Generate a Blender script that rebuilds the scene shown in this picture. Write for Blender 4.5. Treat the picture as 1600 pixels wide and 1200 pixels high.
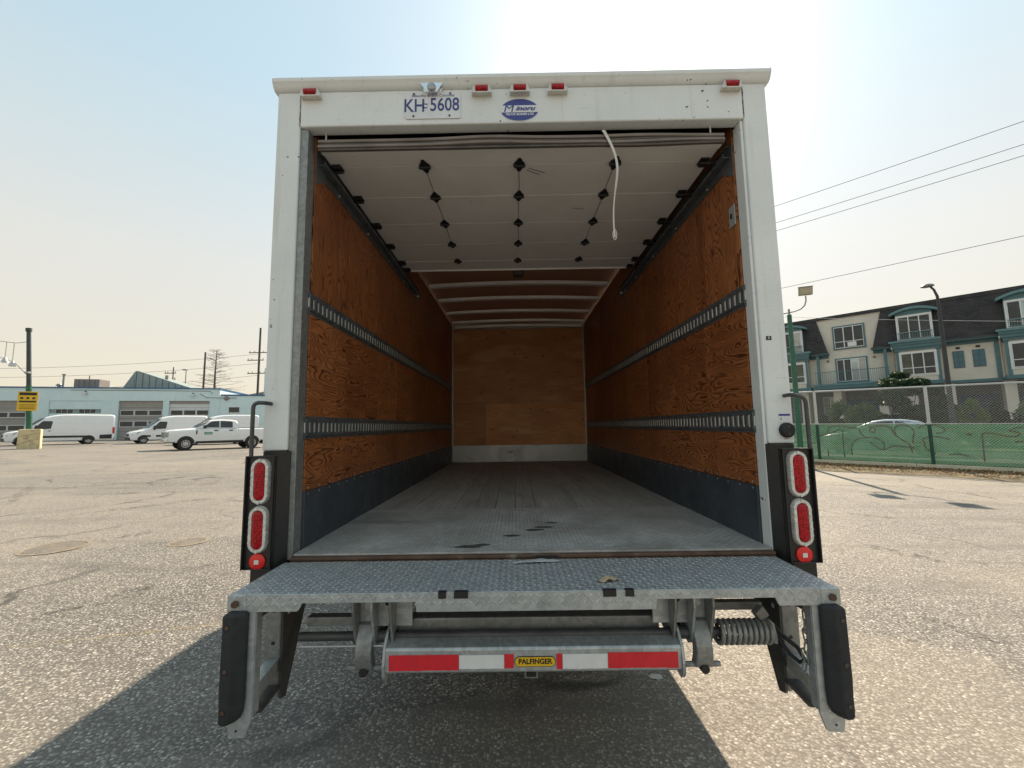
import bpy, bmesh, math, random
from mathutils import Vector, Matrix
random.seed(11)
PI = math.pi
SC = bpy.context.scene
COL = SC.collection
for o in list(bpy.data.objects): bpy.data.objects.remove(o, do_unlink=True)

# ------------------------------------------------------------------ camera
HC = 1.65; SLOPE = -0.015
def gz(x): return SLOPE * x
cam_d = bpy.data.cameras.new('camera'); cam = bpy.data.objects.new('camera', cam_d); COL.objects.link(cam)
cam_d.sensor_fit = 'HORIZONTAL'; cam_d.sensor_width = 36.0; cam_d.lens = 36 * 643.1 / 1600
cam_d.clip_start = 0.05; cam_d.clip_end = 3000
_p, _r, _y = 0.102, 0.015, -0.0063
_R0 = Matrix.Rotation(-_y, 3, 'Z') @ Vector((1, 0, 0))
_F0 = Matrix.Rotation(-_y, 3, 'Z') @ Vector((0, math.cos(_p), math.sin(_p)))
_U0 = Matrix.Rotation(-_y, 3, 'Z') @ Vector((0, -math.sin(_p), math.cos(_p)))
_R = math.cos(_r) * _R0 - math.sin(_r) * _U0
_U = math.sin(_r) * _R0 + math.cos(_r) * _U0
_m = Matrix((_R, _U, -_F0)).transposed().to_4x4(); _m.translation = Vector((0, 0, HC))
cam.matrix_world = _m
SC.camera = cam

# ------------------------------------------------------------------ sky, sun, exposure
SUN_EL, SUN_AZ = math.radians(41.2), math.radians(18.9)
w = bpy.data.worlds.new('World'); SC.world = w; w.use_nodes = True
nt = w.node_tree; bg = nt.nodes['Background']
sky = nt.nodes.new('ShaderNodeTexSky'); sky.sky_type = 'NISHITA'; sky.sun_disc = False
sky.sun_elevation = SUN_EL; sky.sun_rotation = SUN_AZ
sky.altitude = 50; sky.air_density = 1.0; sky.dust_density = 1.6; sky.ozone_density = 1.0
# smoke haze: an even pale veil, thickest at the horizon and the same all the way round
tc = nt.nodes.new('ShaderNodeTexCoord'); sxyz = nt.nodes.new('ShaderNodeSeparateXYZ'); nt.links.new(tc.outputs['Generated'], sxyz.inputs[0])
hz = nt.nodes.new('ShaderNodeValToRGB'); nt.links.new(sxyz.outputs[2], hz.inputs[0])
hz.color_ramp.elements[0].position = 0.0; hz.color_ramp.elements[0].color = (.92, .92, .92, 1)
hz.color_ramp.elements[1].position = 0.85; hz.color_ramp.elements[1].color = (.70, .70, .70, 1)
hcol = nt.nodes.new('ShaderNodeValToRGB'); nt.links.new(sxyz.outputs[2], hcol.inputs[0])
hcol.color_ramp.elements[0].position = 0.0; hcol.color_ramp.elements[0].color = (3.9, 3.35, 2.45, 1)
hcol.color_ramp.elements[1].position = 0.62; hcol.color_ramp.elements[1].color = (2.75, 3.6, 3.75, 1)
_e = hcol.color_ramp.elements.new(0.32); _e.color = (3.75, 3.62, 3.12, 1)
hmx = nt.nodes.new('ShaderNodeMix'); hmx.data_type = 'RGBA'
nt.links.new(hz.outputs[0], hmx.inputs[0]); nt.links.new(sky.outputs[0], hmx.inputs[6]); nt.links.new(hcol.outputs[0], hmx.inputs[7])
nt.links.new(hmx.outputs[2], bg.inputs[0]); bg.inputs[1].default_value = 0.10
sl = bpy.data.lights.new('sun', 'SUN'); so = bpy.data.objects.new('sun', sl); COL.objects.link(so)
sl.energy = 4.2; sl.angle = math.radians(0.6); sl.color = (1.0, 0.82, 0.62)
sdir = Vector((math.sin(SUN_AZ) * math.cos(SUN_EL), math.cos(SUN_AZ) * math.cos(SUN_EL), math.sin(SUN_EL)))
so.rotation_euler = sdir.to_track_quat('Z', 'Y').to_euler(); so.location = (20, 60, 60)
SC.view_settings.view_transform = 'Standard'; SC.view_settings.look = 'None'
SC.view_settings.gamma = 1.0; SC.view_settings.exposure = 1.15; SC.view_settings.use_curve_mapping = False
SC.render.engine = 'CYCLES'
SC.cycles.use_denoising = True
SC.cycles.max_bounces = 10; SC.cycles.diffuse_bounces = 6; SC.cycles.glossy_bounces = 4
SC.cycles.transparent_max_bounces = 16

# ------------------------------------------------------------------ mesh helpers
class MB:
    def __init__(s): s.v = []; s.f = []
    def add(s, vs, fs):
        n = len(s.v); s.v += [Vector(a) for a in vs]; s.f += [tuple(i + n for i in f) for f in fs]; return s
    def box(s, x0, x1, y0, y1, z0, z1):
        return s.add([(x0,y0,z0),(x1,y0,z0),(x1,y1,z0),(x0,y1,z0),(x0,y0,z1),(x1,y0,z1),(x1,y1,z1),(x0,y1,z1)],
                     [(3,2,1,0),(4,5,6,7),(0,1,5,4),(1,2,6,5),(2,3,7,6),(3,0,4,7)])
    def obox(s, a, b, w, h, up=(0, 0, 1)):
        "bar from a to b, width w sideways and h along up"
        a, b = Vector(a), Vector(b); d = (b - a).normalized(); u = Vector(up); sd = d.cross(u).normalized(); u = sd.cross(d)
        P = []
        for c in (a, b):
            for i, j in ((-1,-1),(1,-1),(1,1),(-1,1)): P.append(c + sd * (i * w / 2) + u * (j * h / 2))
        return s.add(P, [(3,2,1,0),(4,5,6,7),(0,1,5,4),(1,2,6,5),(2,3,7,6),(3,0,4,7)])
    def prism(s, pts, ext):
        n = len(pts); e = Vector(ext); P = [Vector(p) for p in pts]; nv = Vector((0, 0, 0))
        for i in range(n): nv += P[i].cross(P[(i + 1) % n])
        if nv.dot(e) > 0: P.reverse()
        return s.add(P + [p + e for p in P], [tuple(range(n)), tuple(range(2*n - 1, n - 1, -1))] + [(i, i + n, (i+1) % n + n, (i+1) % n)[::-1] for i in range(n)])
    def cyl(s, a, b, r, n=14, r1=None):
        r1 = r if r1 is None else r1
        a, b = Vector(a), Vector(b); d = (b - a).normalized()
        u = d.orthogonal().normalized(); w_ = d.cross(u)
        P = [a + (u * math.cos(2*PI*i/n) + w_ * math.sin(2*PI*i/n)) * r for i in range(n)] + \
            [b + (u * math.cos(2*PI*i/n) + w_ * math.sin(2*PI*i/n)) * r1 for i in range(n)]
        return s.add(P, [tuple(range(n - 1, -1, -1)), tuple(range(n, 2*n))] + [(i, (i+1) % n, (i+1) % n + n, i + n) for i in range(n)])
    def tube(s, path, r, n=8, closed=False, flat=None):
        path = [Vector(p) for p in path]; m = len(path); rr = r if isinstance(r, (list, tuple)) else [r] * m
        base = len(s.v); u = None
        for i, p in enumerate(path):
            a = path[i - 1] if (i or closed) else path[0]; b = path[(i + 1) % m] if (i < m - 1 or closed) else path[-1]
            d = (b - a).normalized()
            u = (d.orthogonal() if u is None else u - d * u.dot(d)).normalized(); w_ = d.cross(u)
            for k in range(n): s.v.append(p + (u * math.cos(2*PI*k/n) + w_ * math.sin(2*PI*k/n)) * rr[i])
        for i in range(m if closed else m - 1):
            j = (i + 1) % m
            for k in range(n): s.f.append((base+i*n+k, base+i*n+(k+1) % n, base+j*n+(k+1) % n, base+j*n+k))
        if not closed: s.f += [tuple(base + k for k in range(n - 1, -1, -1)), tuple(base + (m-1)*n + k for k in range(n))]
        return s
    def lathe(s, prof, o, axis, n=24):
        o = Vector(o); d = Vector(axis).normalized(); u = d.orthogonal().normalized(); w_ = d.cross(u); base = len(s.v); m = len(prof)
        for r, h in prof:
            for k in range(n): s.v.append(o + d * h + (u * math.cos(2*PI*k/n) + w_ * math.sin(2*PI*k/n)) * max(r, 1e-4))
        for i in range(m - 1):
            for k in range(n): s.f.append((base+i*n+k, base+i*n+(k+1) % n, base+(i+1)*n+(k+1) % n, base+(i+1)*n+k))
        s.f.append(tuple(base + k for k in range(n - 1, -1, -1))); s.f.append(tuple(base + (m-1)*n + k for k in range(n)))
        return s
    def build(s, name, mat, parent=None, off=None, bevel=0, smooth=None, seg=2):
        if off is not None:
            off = Vector(off); vs = [v - off for v in s.v]
        else: vs = s.v
        me = bpy.data.meshes.new(name); me.from_pydata([tuple(v) for v in vs], [], s.f); me.update()
        me.materials.append(mat)
        if smooth is not None:
            me.polygons.foreach_set('use_smooth', [True] * len(me.polygons)); me.set_sharp_from_angle(angle=math.radians(smooth))
        o = bpy.data.objects.new(name, me); COL.objects.link(o)
        if parent is not None: o.parent = parent
        if bevel:
            md = o.modifiers.new('bevel', 'BEVEL'); md.width = bevel; md.segments = seg; md.limit_method = 'ANGLE'; md.angle_limit = math.radians(35)
            md.harden_normals = False
        return o

def empty(name, loc, rz=0.0):
    o = bpy.data.objects.new(name, None); COL.objects.link(o); o.location = loc; o.rotation_euler = (0, 0, rz); o.empty_display_size = .2
    return o
def tag(o, label=None, cat=None, group=None, kind=None):
    if label: o['label'] = label
    if cat: o['category'] = cat
    if group: o['group'] = group
    if kind: o['kind'] = kind
    return o
def copy_part(o, parent, loc=None, rot=None):
    c = o.copy(); COL.objects.link(c); c.parent = parent
    if loc is not None: c.location = loc
    if rot is not None: c.rotation_euler = rot
    return c
def copy_tree(o, parent=None):
    c = o.copy(); COL.objects.link(c); c.parent = parent
    for ch in list(o.children): copy_tree(ch, c)
    return c
def text_part(name, body, size, mat, parent, org, right, up, off=None, shear=0, depth=0.0006, bold=0.0, xs=1.0, align='CENTER', space=1.0):
    cu = bpy.data.curves.new('tmp', 'FONT'); cu.body = body; cu.size = size; cu.shear = shear; cu.align_x = align; cu.align_y = 'CENTER'
    cu.offset = bold; cu.space_character = space; cu.resolution_u = 4
    to = bpy.data.objects.new('tmp', cu); COL.objects.link(to)
    dg = bpy.context.evaluated_depsgraph_get(); me = bpy.data.meshes.new_from_object(to.evaluated_get(dg))
    bpy.data.objects.remove(to, do_unlink=True)
    r, u = Vector(right), Vector(up); nrm = r.cross(u); o_ = Vector(org) - (Vector(off) if off is not None else Vector())
    for v in me.vertices: v.co = o_ + r * (v.co.x * xs) + u * v.co.y + nrm * depth
    me.name = name; me.materials.clear(); me.materials.append(mat)
    ob = bpy.data.objects.new(name, me); COL.objects.link(ob); ob.parent = parent
    return ob

# ------------------------------------------------------------------ material helpers
class NT:
    def __init__(s, name):
        s.m = bpy.data.materials.new(name); s.m.use_nodes = True; s.t = s.m.node_tree; s.b = s.t.nodes['Principled BSDF']; s.out = s.t.nodes['Material Output']
    def n(s, typ, **kw):
        nd = s.t.nodes.new('ShaderNode' + typ)
        for k, v in kw.items(): setattr(nd, k, v)
        return nd
    def l(s, a, b): s.t.links.new(a, b)
    def obj(s): return s.n('TexCoord').outputs['Object']
    def mapping(s, vec, scale=(1, 1, 1), loc=(0, 0, 0), rot=(0, 0, 0)):
        m = s.n('Mapping'); m.inputs['Scale'].default_value = scale; m.inputs['Location'].default_value = loc; m.inputs['Rotation'].default_value = rot; s.l(vec, m.inputs['Vector']); return m.outputs[0]
    def noise(s, vec, scale, detail=3, rough=.55, dist=0):
        x = s.n('TexNoise'); x.inputs['Scale'].default_value = scale; x.inputs['Detail'].default_value = detail; x.inputs['Roughness'].default_value = rough; x.inputs['Distortion'].default_value = dist
        s.l(vec, x.inputs['Vector']); return x.outputs['Fac']
    def vor(s, vec, scale, feature='F1', out='Distance', rnd=1.0):
        x = s.n('TexVoronoi', feature=feature); x.inputs['Scale'].default_value = scale; x.inputs['Randomness'].default_value = rnd
        s.l(vec, x.inputs['Vector']); return x.outputs[out]
    def ramp(s, fac, stops, interp='LINEAR'):
        r = s.n('ValToRGB'); r.color_ramp.interpolation = interp; e = r.color_ramp.elements
        while len(e) < len(stops): e.new(.5)
        for i, (p, c) in enumerate(stops):
            e[i].position = p; e[i].color = (c, c, c, 1) if isinstance(c, (int, float)) else (*c, 1)
        s.l(fac, r.inputs[0]); return r.outputs[0]
    def mix(s, fac, a, b, blend='MIX'):
        x = s.n('Mix', data_type='RGBA', blend_type=blend)
        for q, val in ((0, fac), (6, a), (7, b)):
            sock = x.inputs[q]
            if hasattr(val, 'links') or hasattr(val, 'is_linked'): s.l(val, sock)
            elif isinstance(val, (int, float)): sock.default_value = val if q == 0 else (val, val, val, 1)
            else: sock.default_value = (*val, 1)
        return x.outputs[2]
    def math(s, op, a, b=None):
        x = s.n('Math', operation=op)
        for i, val in enumerate((a, b)):
            if val is None: continue
            if isinstance(val, (int, float)): x.inputs[i].default_value = val
            else: s.l(val, x.inputs[i])
        return x.outputs[0]
    def bump(s, h, strength=.3, dist=.01):
        b = s.n('Bump'); b.inputs['Strength'].default_value = strength; b.inputs['Distance'].default_value = dist; s.l(h, b.inputs['Height']); s.l(b.outputs[0], s.b.inputs['Normal'])
    def set(s, col=None, rough=None, metal=None, spec=None):
        for k, v in (('Base Color', col), ('Roughness', rough), ('Metallic', metal), ('Specular IOR Level', spec)):
            if v is None: continue
            if isinstance(v, (int, float)): s.b.inputs[k].default_value = v
            elif isinstance(v, tuple): s.b.inputs[k].default_value = (*v, 1)
            else: s.l(v, s.b.inputs[k])
        return s
MATS = {}
def M(name, col, rough=.5, metal=0.0, var=.12, vs=6, bump=0, bs=60, dirt=None, ds=2.5, dlo=.55, dhi=.75, spec=None, rvar=.1):
    if name in MATS: return MATS[name]
    t = NT(name); v = t.obj(); n = t.noise(v, vs, 5, .6)
    a = tuple(c * (1 - var) for c in col); b = tuple(min(1, c * (1 + var)) for c in col)
    c = t.mix(t.ramp(n, [(.3, 0.), (.7, 1.)]), a, b)
    if dirt:
        dn = t.noise(v, ds, 8, .7); c = t.mix(t.ramp(dn, [(dlo, 0.), (dhi, 1.)]), c, dirt)
    t.set(c, t.ramp(t.noise(v, vs * 1.7, 3), [(.3, max(.02, rough - rvar)), (.7, min(1, rough + rvar))]), metal, spec)
    if bump: t.bump(t.noise(v, bs, 4, .6), bump, .004)
    MATS[name] = t.m; return t.m

def make_asphalt():
    t = NT('worn_asphalt'); v = t.obj()
    cell = t.vor(v, 62, 'F1', 'Color'); dist = t.vor(v, 62, 'F1', 'Distance')
    sep = t.n('SeparateColor'); t.l(cell, sep.inputs[0])
    stone = t.ramp(sep.outputs[0], [(0., (.085, .083, .079)), (.35, (.175, .168, .155)), (.7, (.28, .266, .238)), (.92, (.41, .392, .358)), (1., (.62, .605, .575))])
    c = t.mix(t.ramp(dist, [(.35, 0.), (.62, 1.)]), stone, (.070, .069, .067))
    big = t.noise(v, .35, 6, .6); c = t.mix(t.ramp(big, [(.35, 0.), (.7, 1.)]), c, t.mix(.38, c, (.30, .27, .22)))
    mid = t.noise(t.mapping(v, (.28, 1.9, 1), rot=(0, 0, .42)), .8, 7, .65)
    c = t.mix(t.ramp(mid, [(.52, 0.), (.70, .75)]), c, (.082, .080, .075))
    pt = t.vor(t.mapping(v, (.13, .2, 1), rot=(0, 0, .3)), 1., 'F1', 'Color'); ps_ = t.n('SeparateColor'); t.l(pt, ps_.inputs[0]); c = t.mix(t.ramp(ps_.outputs[0], [(.5, 0.), (.52, .22)]), c, (.29, .26, .215))
    spots = t.noise(v, 3.3, 2, .5); c = t.mix(t.ramp(spots, [(.68, 0.), (.74, .45)]), c, (.05, .05, .05))
    wv = t.n('VectorMath', operation='ADD'); nz = t.n('TexNoise'); nz.inputs['Scale'].default_value = .8; nz.inputs['Detail'].default_value = 5
    t.l(v, nz.inputs['Vector']); sc_ = t.n('VectorMath', operation='SCALE'); sc_.inputs['Scale'].default_value = 1.3; t.l(nz.outputs['Color'], sc_.inputs[0]); t.l(v, wv.inputs[0]); t.l(sc_.outputs[0], wv.inputs[1])
    crack = t.vor(t.mapping(wv.outputs[0], (1, .6, 1), rot=(0, 0, .45)), .22, 'DISTANCE_TO_EDGE')
    cm = t.math('MULTIPLY', t.ramp(crack, [(0., 1.), (.005, .9), (.010, 0.)]), t.ramp(t.noise(v, .5, 3), [(.45, 0.), (.6, .8)]))
    c = t.mix(cm, c, (.035, .034, .033))
    t.set(c, t.ramp(sep.outputs[1], [(0., .62), (1., .95)]), 0, .35)
    h = t.math('SUBTRACT', t.ramp(dist, [(.1, 1.), (.65, 0.)]), t.math('MULTIPLY', cm, 2.0))
    t.bump(h, .38, .005); return t.m
ASPHALT = make_asphalt()

def make_ply(name, vertical, seed):
    t = NT(name); v = t.obj()
    sp = t.n('SeparateXYZ'); t.l(v, sp.inputs[0])
    fl = t.math('FLOOR', t.math('ADD', t.math('DIVIDE', sp.outputs[1], .61), seed))
    rnd = t.n('TexWhiteNoise', noise_dimensions='2D'); cb0 = t.n('CombineXYZ'); t.l(fl, cb0.inputs[0]); t.l(t.n('ObjectInfo').outputs['Random'], cb0.inputs[1]); t.l(cb0.outputs[0], rnd.inputs['Vector'])
    along, across = (sp.outputs[2], sp.outputs[1]) if vertical else (sp.outputs[1], sp.outputs[2])
    cb = t.n('CombineXYZ'); t.l(t.math('MULTIPLY', along, 1.3), cb.inputs[0]); t.l(t.math('MULTIPLY', across, 5.8), cb.inputs[1]); t.l(t.math('MULTIPLY', rnd.outputs[0], 37.), cb.inputs[2])
    n = t.noise(cb.outputs[0], 1.15, 2.6, .40, .12)
    ring = t.math('FRACT', t.math('MULTIPLY', n, 33.))
    lw = t.noise(cb.outputs[0], 2.6, 2)
    line = t.math('MULTIPLY', t.ramp(ring, [(0., 0.), (.40, .10), (.72, .62), (.86, 1.), (.95, 1.), (1., 0.)]), t.ramp(lw, [(.28, .35), (.52, 1.)]))
    fib = t.noise(t.mapping(v, (60, 8, 160) if not vertical else (60, 160, 8)), 1.0, 3)
    base = t.mix(rnd.outputs[0], (.45, .160, .055), (.26, .080, .026))
    base = t.mix(t.ramp(t.noise(v, 1.3, 3), [(.35, 0.), (.7, .7)]), base, (.55, .215, .072))
    c = t.mix(t.math('MULTIPLY', line, .92), base, (.052, .013, .006))
    c = t.mix(t.ramp(fib, [(.35, .25), (.65, 0.)]), c, (.10, .03, .01))
    scr = t.noise(t.mapping(v, (1, 1.2, 60), rot=(.35, 0, 0)), 1.6, 2); c = t.mix(t.ramp(scr, [(.67, 0.), (.71, .4)]), c, (.48, .30, .17))
    wear = t.noise(v, 2.4, 8, .75); c = t.mix(t.ramp(wear, [(.60, 0.), (.74, .45)]), c, (.52, .34, .20))
    sm = t.math('FRACT', t.math('ADD', t.math('DIVIDE', sp.outputs[1], .61), seed)); c = t.mix(t.ramp(sm, [(0., .6), (.006, 0.)]), c, (.10, .04, .015))
    t.set(c, t.ramp(fib, [(.2, .34), (.8, .55)]), 0, .4); t.bump(t.math('ADD', fib, t.math('MULTIPLY', line, -.6)), .12, .003)
    return t.m
PLY_H = make_ply('plywood_flame_grain', False, .31); PLY_V = make_ply('plywood_upright_grain', True, .31)

def make_front_ply(nm='plywood_bulkhead', k=1.0):
    t = NT(nm); v = t.obj()
    fib = t.noise(t.mapping(v, (4, 60, 55)), 1, 4); big = t.noise(t.mapping(v, (1, 1, 2.5)), 1.3, 5)
    c = t.mix(t.ramp(big, [(.35, 0.), (.65, 1.)]), (.58, .25, .088), (.72, .355, .14))
    c = t.mix(t.ramp(fib, [(.4, .4), (.65, 0.)]), c, (.30, .115, .040))
    pal = t.noise(t.mapping(v, (.7, 1, 3), loc=(3, 0, 1.1)), 1.0, 4); c = t.mix(t.ramp(pal, [(.56, 0.), (.62, .6)]), c, (.74, .46, .21))
    kn = t.vor(t.mapping(v, (5, 1, 9)), 1.0); c = t.mix(t.ramp(kn, [(.07, .9), (.13, 0.)]), c, (.05, .025, .012))
    c = t.mix(1., c, (k, k * .98, k * .92), 'MULTIPLY'); t.set(c, .55, 0); return t.m
PLY_F = make_front_ply(); PLY_F2 = make_front_ply('plywood_bulkhead_pale', 1.22); PLY_F3 = make_front_ply('plywood_bulkhead_red', .88)

def make_planks():
    t = NT('worn_floor_boards'); v = t.obj(); oi = t.n('ObjectInfo').outputs['Random']
    fib = t.noise(t.mapping(v, (90, 3, 10)), 1, 5); n = t.noise(t.mapping(v, (3, .8, 1)), 1.6, 6)
    c = t.mix(oi, (.40, .385, .355), (.48, .465, .435)); c = t.mix(t.ramp(fib, [(.35, .55), (.65, 0.)]), c, (.22, .205, .185))
    c = t.mix(t.ramp(n, [(.5, 0.), (.72, .6)]), c, (.22, .205, .19)); c = t.mix(t.ramp(n, [(.25, .5), (.38, 0.)]), c, (.56, .545, .515))
    t.set(c, .7, 0, .3); t.bump(fib, .2, .003); return t.m
PLANK = make_planks()

def make_floor_plate():
    t = NT('worn_tread_plate'); v = t.obj(); n = t.noise(v, 4, 7, .7); f = t.noise(v, 40, 4)
    c = t.mix(t.ramp(n, [(.35, 0.), (.65, 1.)]), (.42, .42, .40), (.58, .58, .56))
    c = t.mix(t.ramp(f, [(.4, .3), (.6, 0.)]), c, (.24, .235, .22))
    # damp foot-shaped stains
    wv = t.noise(v, 16, 3); wob = t.math('MULTIPLY', t.math('SUBTRACT', wv, .5), .09)
    m = None
    for (x, y, rx, ry) in ((-.245, 2.105, .085, .028), (-.17, 2.135, .05, .022), (-.03, 2.30, .05, .025), (.10, 2.42, .062, .028), (.155, 2.48, .06, .026), (.21, 2.585, .045, .02)):
        d = t.n('VectorMath', operation='LENGTH'); t.l(t.mapping(v, (1 / rx, 1 / ry, 0), loc=(-(x - TO.x) / rx, -(y - TO.y) / ry, 0)), d.inputs[0])
        k = t.ramp(t.math('ADD', d.outputs['Value'], t.math('MULTIPLY', wob, 9.)), [(.8, 1.), (1.05, 0.)])
        m = k if m is None else t.math('MAXIMUM', m, k)
    c = t.mix(t.math('MULTIPLY', m, .85), c, (.045, .044, .042))
    d2 = t.noise(t.mapping(v, (.8, 1.6, 1), loc=(1.7, 0, 0)), 1.8, 6); c = t.mix(t.ramp(d2, [(.58, 0.), (.72, .6)]), c, (.11, .105, .095))
    t.set(c, t.ramp(n, [(.3, .42), (.7, .62)]), .35); return t.m

TO = Vector((0.0575, 4.6, gz(0.06)))           # truck origin
def make_galv(name='galvanised_steel', base=(.46, .49, .50), metal=.55):
    t = NT(name); v = t.obj(); sp = t.vor(v, 55, 'F1', 'Color'); s2 = t.n('SeparateColor'); t.l(sp, s2.inputs[0]); n = t.noise(v, 7, 6, .65)
    c = t.mix(s2.outputs[0], tuple(x * .84 for x in base), tuple(x * 1.12 for x in base))
    c = t.mix(t.ramp(n, [(.5, 0.), (.75, .55)]), c, tuple(x * .5 for x in base))
    r = t.noise(v, 3.1, 8, .7); c = t.mix(t.ramp(r, [(.68, 0.), (.78, .6)]), c, (.20, .12, .07))
    t.set(c, t.ramp(n, [(.3, .36), (.7, .58)]), metal); t.bump(t.noise(v, 90, 3), .12, .002); return t.m
GALV = make_galv(); GALV_D = make_galv('dull_galvanised_steel', (.27, .28, .275), .45)
WHITE = M('white_body_paint', (.78, .79, .77), .38, 0, .035, 3, .05, 120, (.50, .47, .41), 3.2, .70, .86)
def make_white():
    t = NT('white_frame_paint'); v = t.obj(); fine = t.noise(v, 220, 3); n = t.noise(v, 2.2, 7, .65)
    c = t.mix(t.ramp(n, [(.3, 0.), (.75, 1.)]), (.79, .82, .82), (.67, .70, .70)); c = t.mix(t.ramp(fine, [(.3, .35), (.55, 0.)]), c, (.60, .61, .59))
    ch = t.noise(v, 34, 2, .5); msk = t.noise(v, 2.7, 2); c = t.mix(t.math('MULTIPLY', t.ramp(ch, [(.70, 0.), (.72, 1.)]), t.ramp(msk, [(.5, 0.), (.6, 1.)])), c, (.10, .09, .085))
    st = t.noise(t.mapping(v, (26, 26, 1.2)), 1, 3); c = t.mix(t.ramp(st, [(.58, 0.), (.76, .42)]), c, (.52, .46, .37)); rs = t.noise(v, 6.5, 8, .75); c = t.mix(t.ramp(rs, [(.67, 0.), (.73, .6)]), c, (.33, .19, .10)); sc1 = t.noise(t.mapping(v, (3, 3, 70), rot=(0, .5, 0)), 1.4, 2); c = t.mix(t.ramp(sc1, [(.72, 0.), (.75, .5)]), c, (.40, .40, .39))
    t.set(c, .42, 0); t.bump(fine, .1, .002); return t.m
WHITE_F = make_white()
NAVY = M('dark_blue_kick_paint', (.052, .064, .077), .5, 0, .25, 5, .15, 40, (.15, .16, .17), 7, .60, .72)
BLACKP = M('black_frame_paint', (.018, .018, .019), .35, 0, .3, 8, .1, 60, (.075, .058, .046), 7, .62, .74)
RUBBER = M('black_rubber', (.022, .023, .026), .75, 0, .25, 12, .4, 60)
DARKST = M('dark_oily_steel', (.075, .077, .078), .5, .35, .3, 10, .2, 50, (.16, .11, .075), 8, .66, .78)
TRACKP = M('blue_grey_track_steel', (.125, .14, .15), .42, .4, .25, 14, .1, 60, (.22, .23, .24), 10, .60, .72)
CHROME = M('chrome_trim', (.75, .75, .75), .14, 1.0, .05, 10)
ALU = M('bright_aluminium', (.86, .86, .83), .40, .15, .06, 5)
ALU_D = M('scuffed_aluminium', (.50, .51, .50), .45, .45, .10, 4, .1, 60, (.30, .30, .29), 6, .58, .72)
DOORW = M('off_white_door_panel', (.74, .725, .685), .5, 0, .06, 3, .05, 50, (.48, .45, .40), 5, .64, .80)
ROOFB = M('brown_roof_lining', (.27, .125, .075), .55, 0, .15, 3)
RUST = M('rusty_brown_sill', (.115, .068, .045), .75, .15, .35, 12, .4, 60, (.24, .22, .19), 6, .58, .7)
RED_L = None
def make_lens():
    t = NT('red_lamp_lens'); v = t.obj(); b = t.vor(v, 80, 'F1', 'Distance', .6); c = t.ramp(b, [(.1, (.60, .006, .018)), (.6, (.24, .002, .006))])
    t.set(c, .22, 0, .3); t.b.inputs['Coat Weight'].default_value = .1; t.bump(b, .5, .003); return t.m
RED_L = make_lens()
BEZEL = M('clear_lamp_bezel', (.66, .66, .63), .25, .25, .3, 70)
REDREF = M('red_reflector', (.78, .02, .018), .3, 0, .1, 40)
TAPE_R = M('red_reflective_tape', (.66, .022, .035), .4, 0, .08, 20, .25, 45, (.40, .03, .03), 9, .66, .76)
TAPE_W = M('white_reflective_tape', (.72, .73, .73), .4, 0, .05, 20, .15, 45, (.50, .50, .49), 9, .66, .76)
YEL = M('yellow_name_plate', (.75, .46, .015), .4, 0, .04, 20)
INK = M('black_ink_and_hole_dark', (.015, .015, .016), .5, 0, .02, 20)  # also paints the dark of holes and slots
BLUE_INK = M('blue_ink', (.045, .06, .22), .5, 0, .05, 20)
BADGE_B = M('badge_blue', (.05, .065, .27), .45, 0, .05, 20)
PLATEW = M('plate_white', (.70, .72, .74), .4, 0, .04, 12, .05, 60, (.5, .5, .5), 8, .66, .8)
WEB = M('white_webbing', (.66, .64, .60), .8, 0, .1, 40)
GREENP = M('green_pole_paint', (.018, .105, .062), .45, 0, .15, 5)
GLASS_D = M('window_glass', (.035, .042, .047), .06, 0, .3, 1.2, spec=.45, rvar=.02)
TYRE = M('tyre_rubber', (.024, .024, .024), .8, 0, .2, 20)
CARW = M('white_car_paint', (.76, .78, .80), .22, 0, .02, 2)
CARBLK = M('black_car_trim', (.022, .023, .025), .5, 0, .1, 8)
RIM = M('silver_wheel_rim', (.50, .50, .51), .32, .7, .05, 10)
HEADL = M('headlamp_glass', (.32, .33, .34), .12, .4, .3, 14)
CONC = M('weathered_concrete', (.62, .52, .31), .85, 0, .15, 4, .3, 40, (.30, .25, .16), 2.5, .52, .68)
GALVF = M('fence_galvanised_pipe', (.50, .52, .53), .42, .5, .08, 10)

# ------------------------------------------------------------------ ground
g = MB(); xs = [-700, -80, 80, 700]
for i in range(3):
    x0, x1 = xs[i], xs[i + 1]
    zf = lambda x: gz(max(-80, min(80, x)))
    g.add([(x0, -300, zf(x0)), (x1, -300, zf(x1)), (x1, 900, zf(x1)), (x0, 900, zf(x0))], [(0, 1, 2, 3)])
tag(g.build('asphalt_lot', ASPHALT), kind='structure')

# ------------------------------------------------------------------ the box truck
XL, XR, XLI, XRI, WL, WR = -1.238, 1.352, -1.115, 1.227, -1.07, 1.207
YF, YB, ZF, ZP, ZC = 2.02, 7.013, 1.06, 1.548, 3.44
truck = empty('box_truck', TO)
tag(truck, 'white box truck seen from behind, roll-up door open on an empty plywood bay', 'truck')
def T(mb, name, mat, parent=None, **k): return mb.build(name, mat, parent or truck, TO, **k)
RX, UZ = (1, 0, 0), (0, 0, 1)

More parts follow.
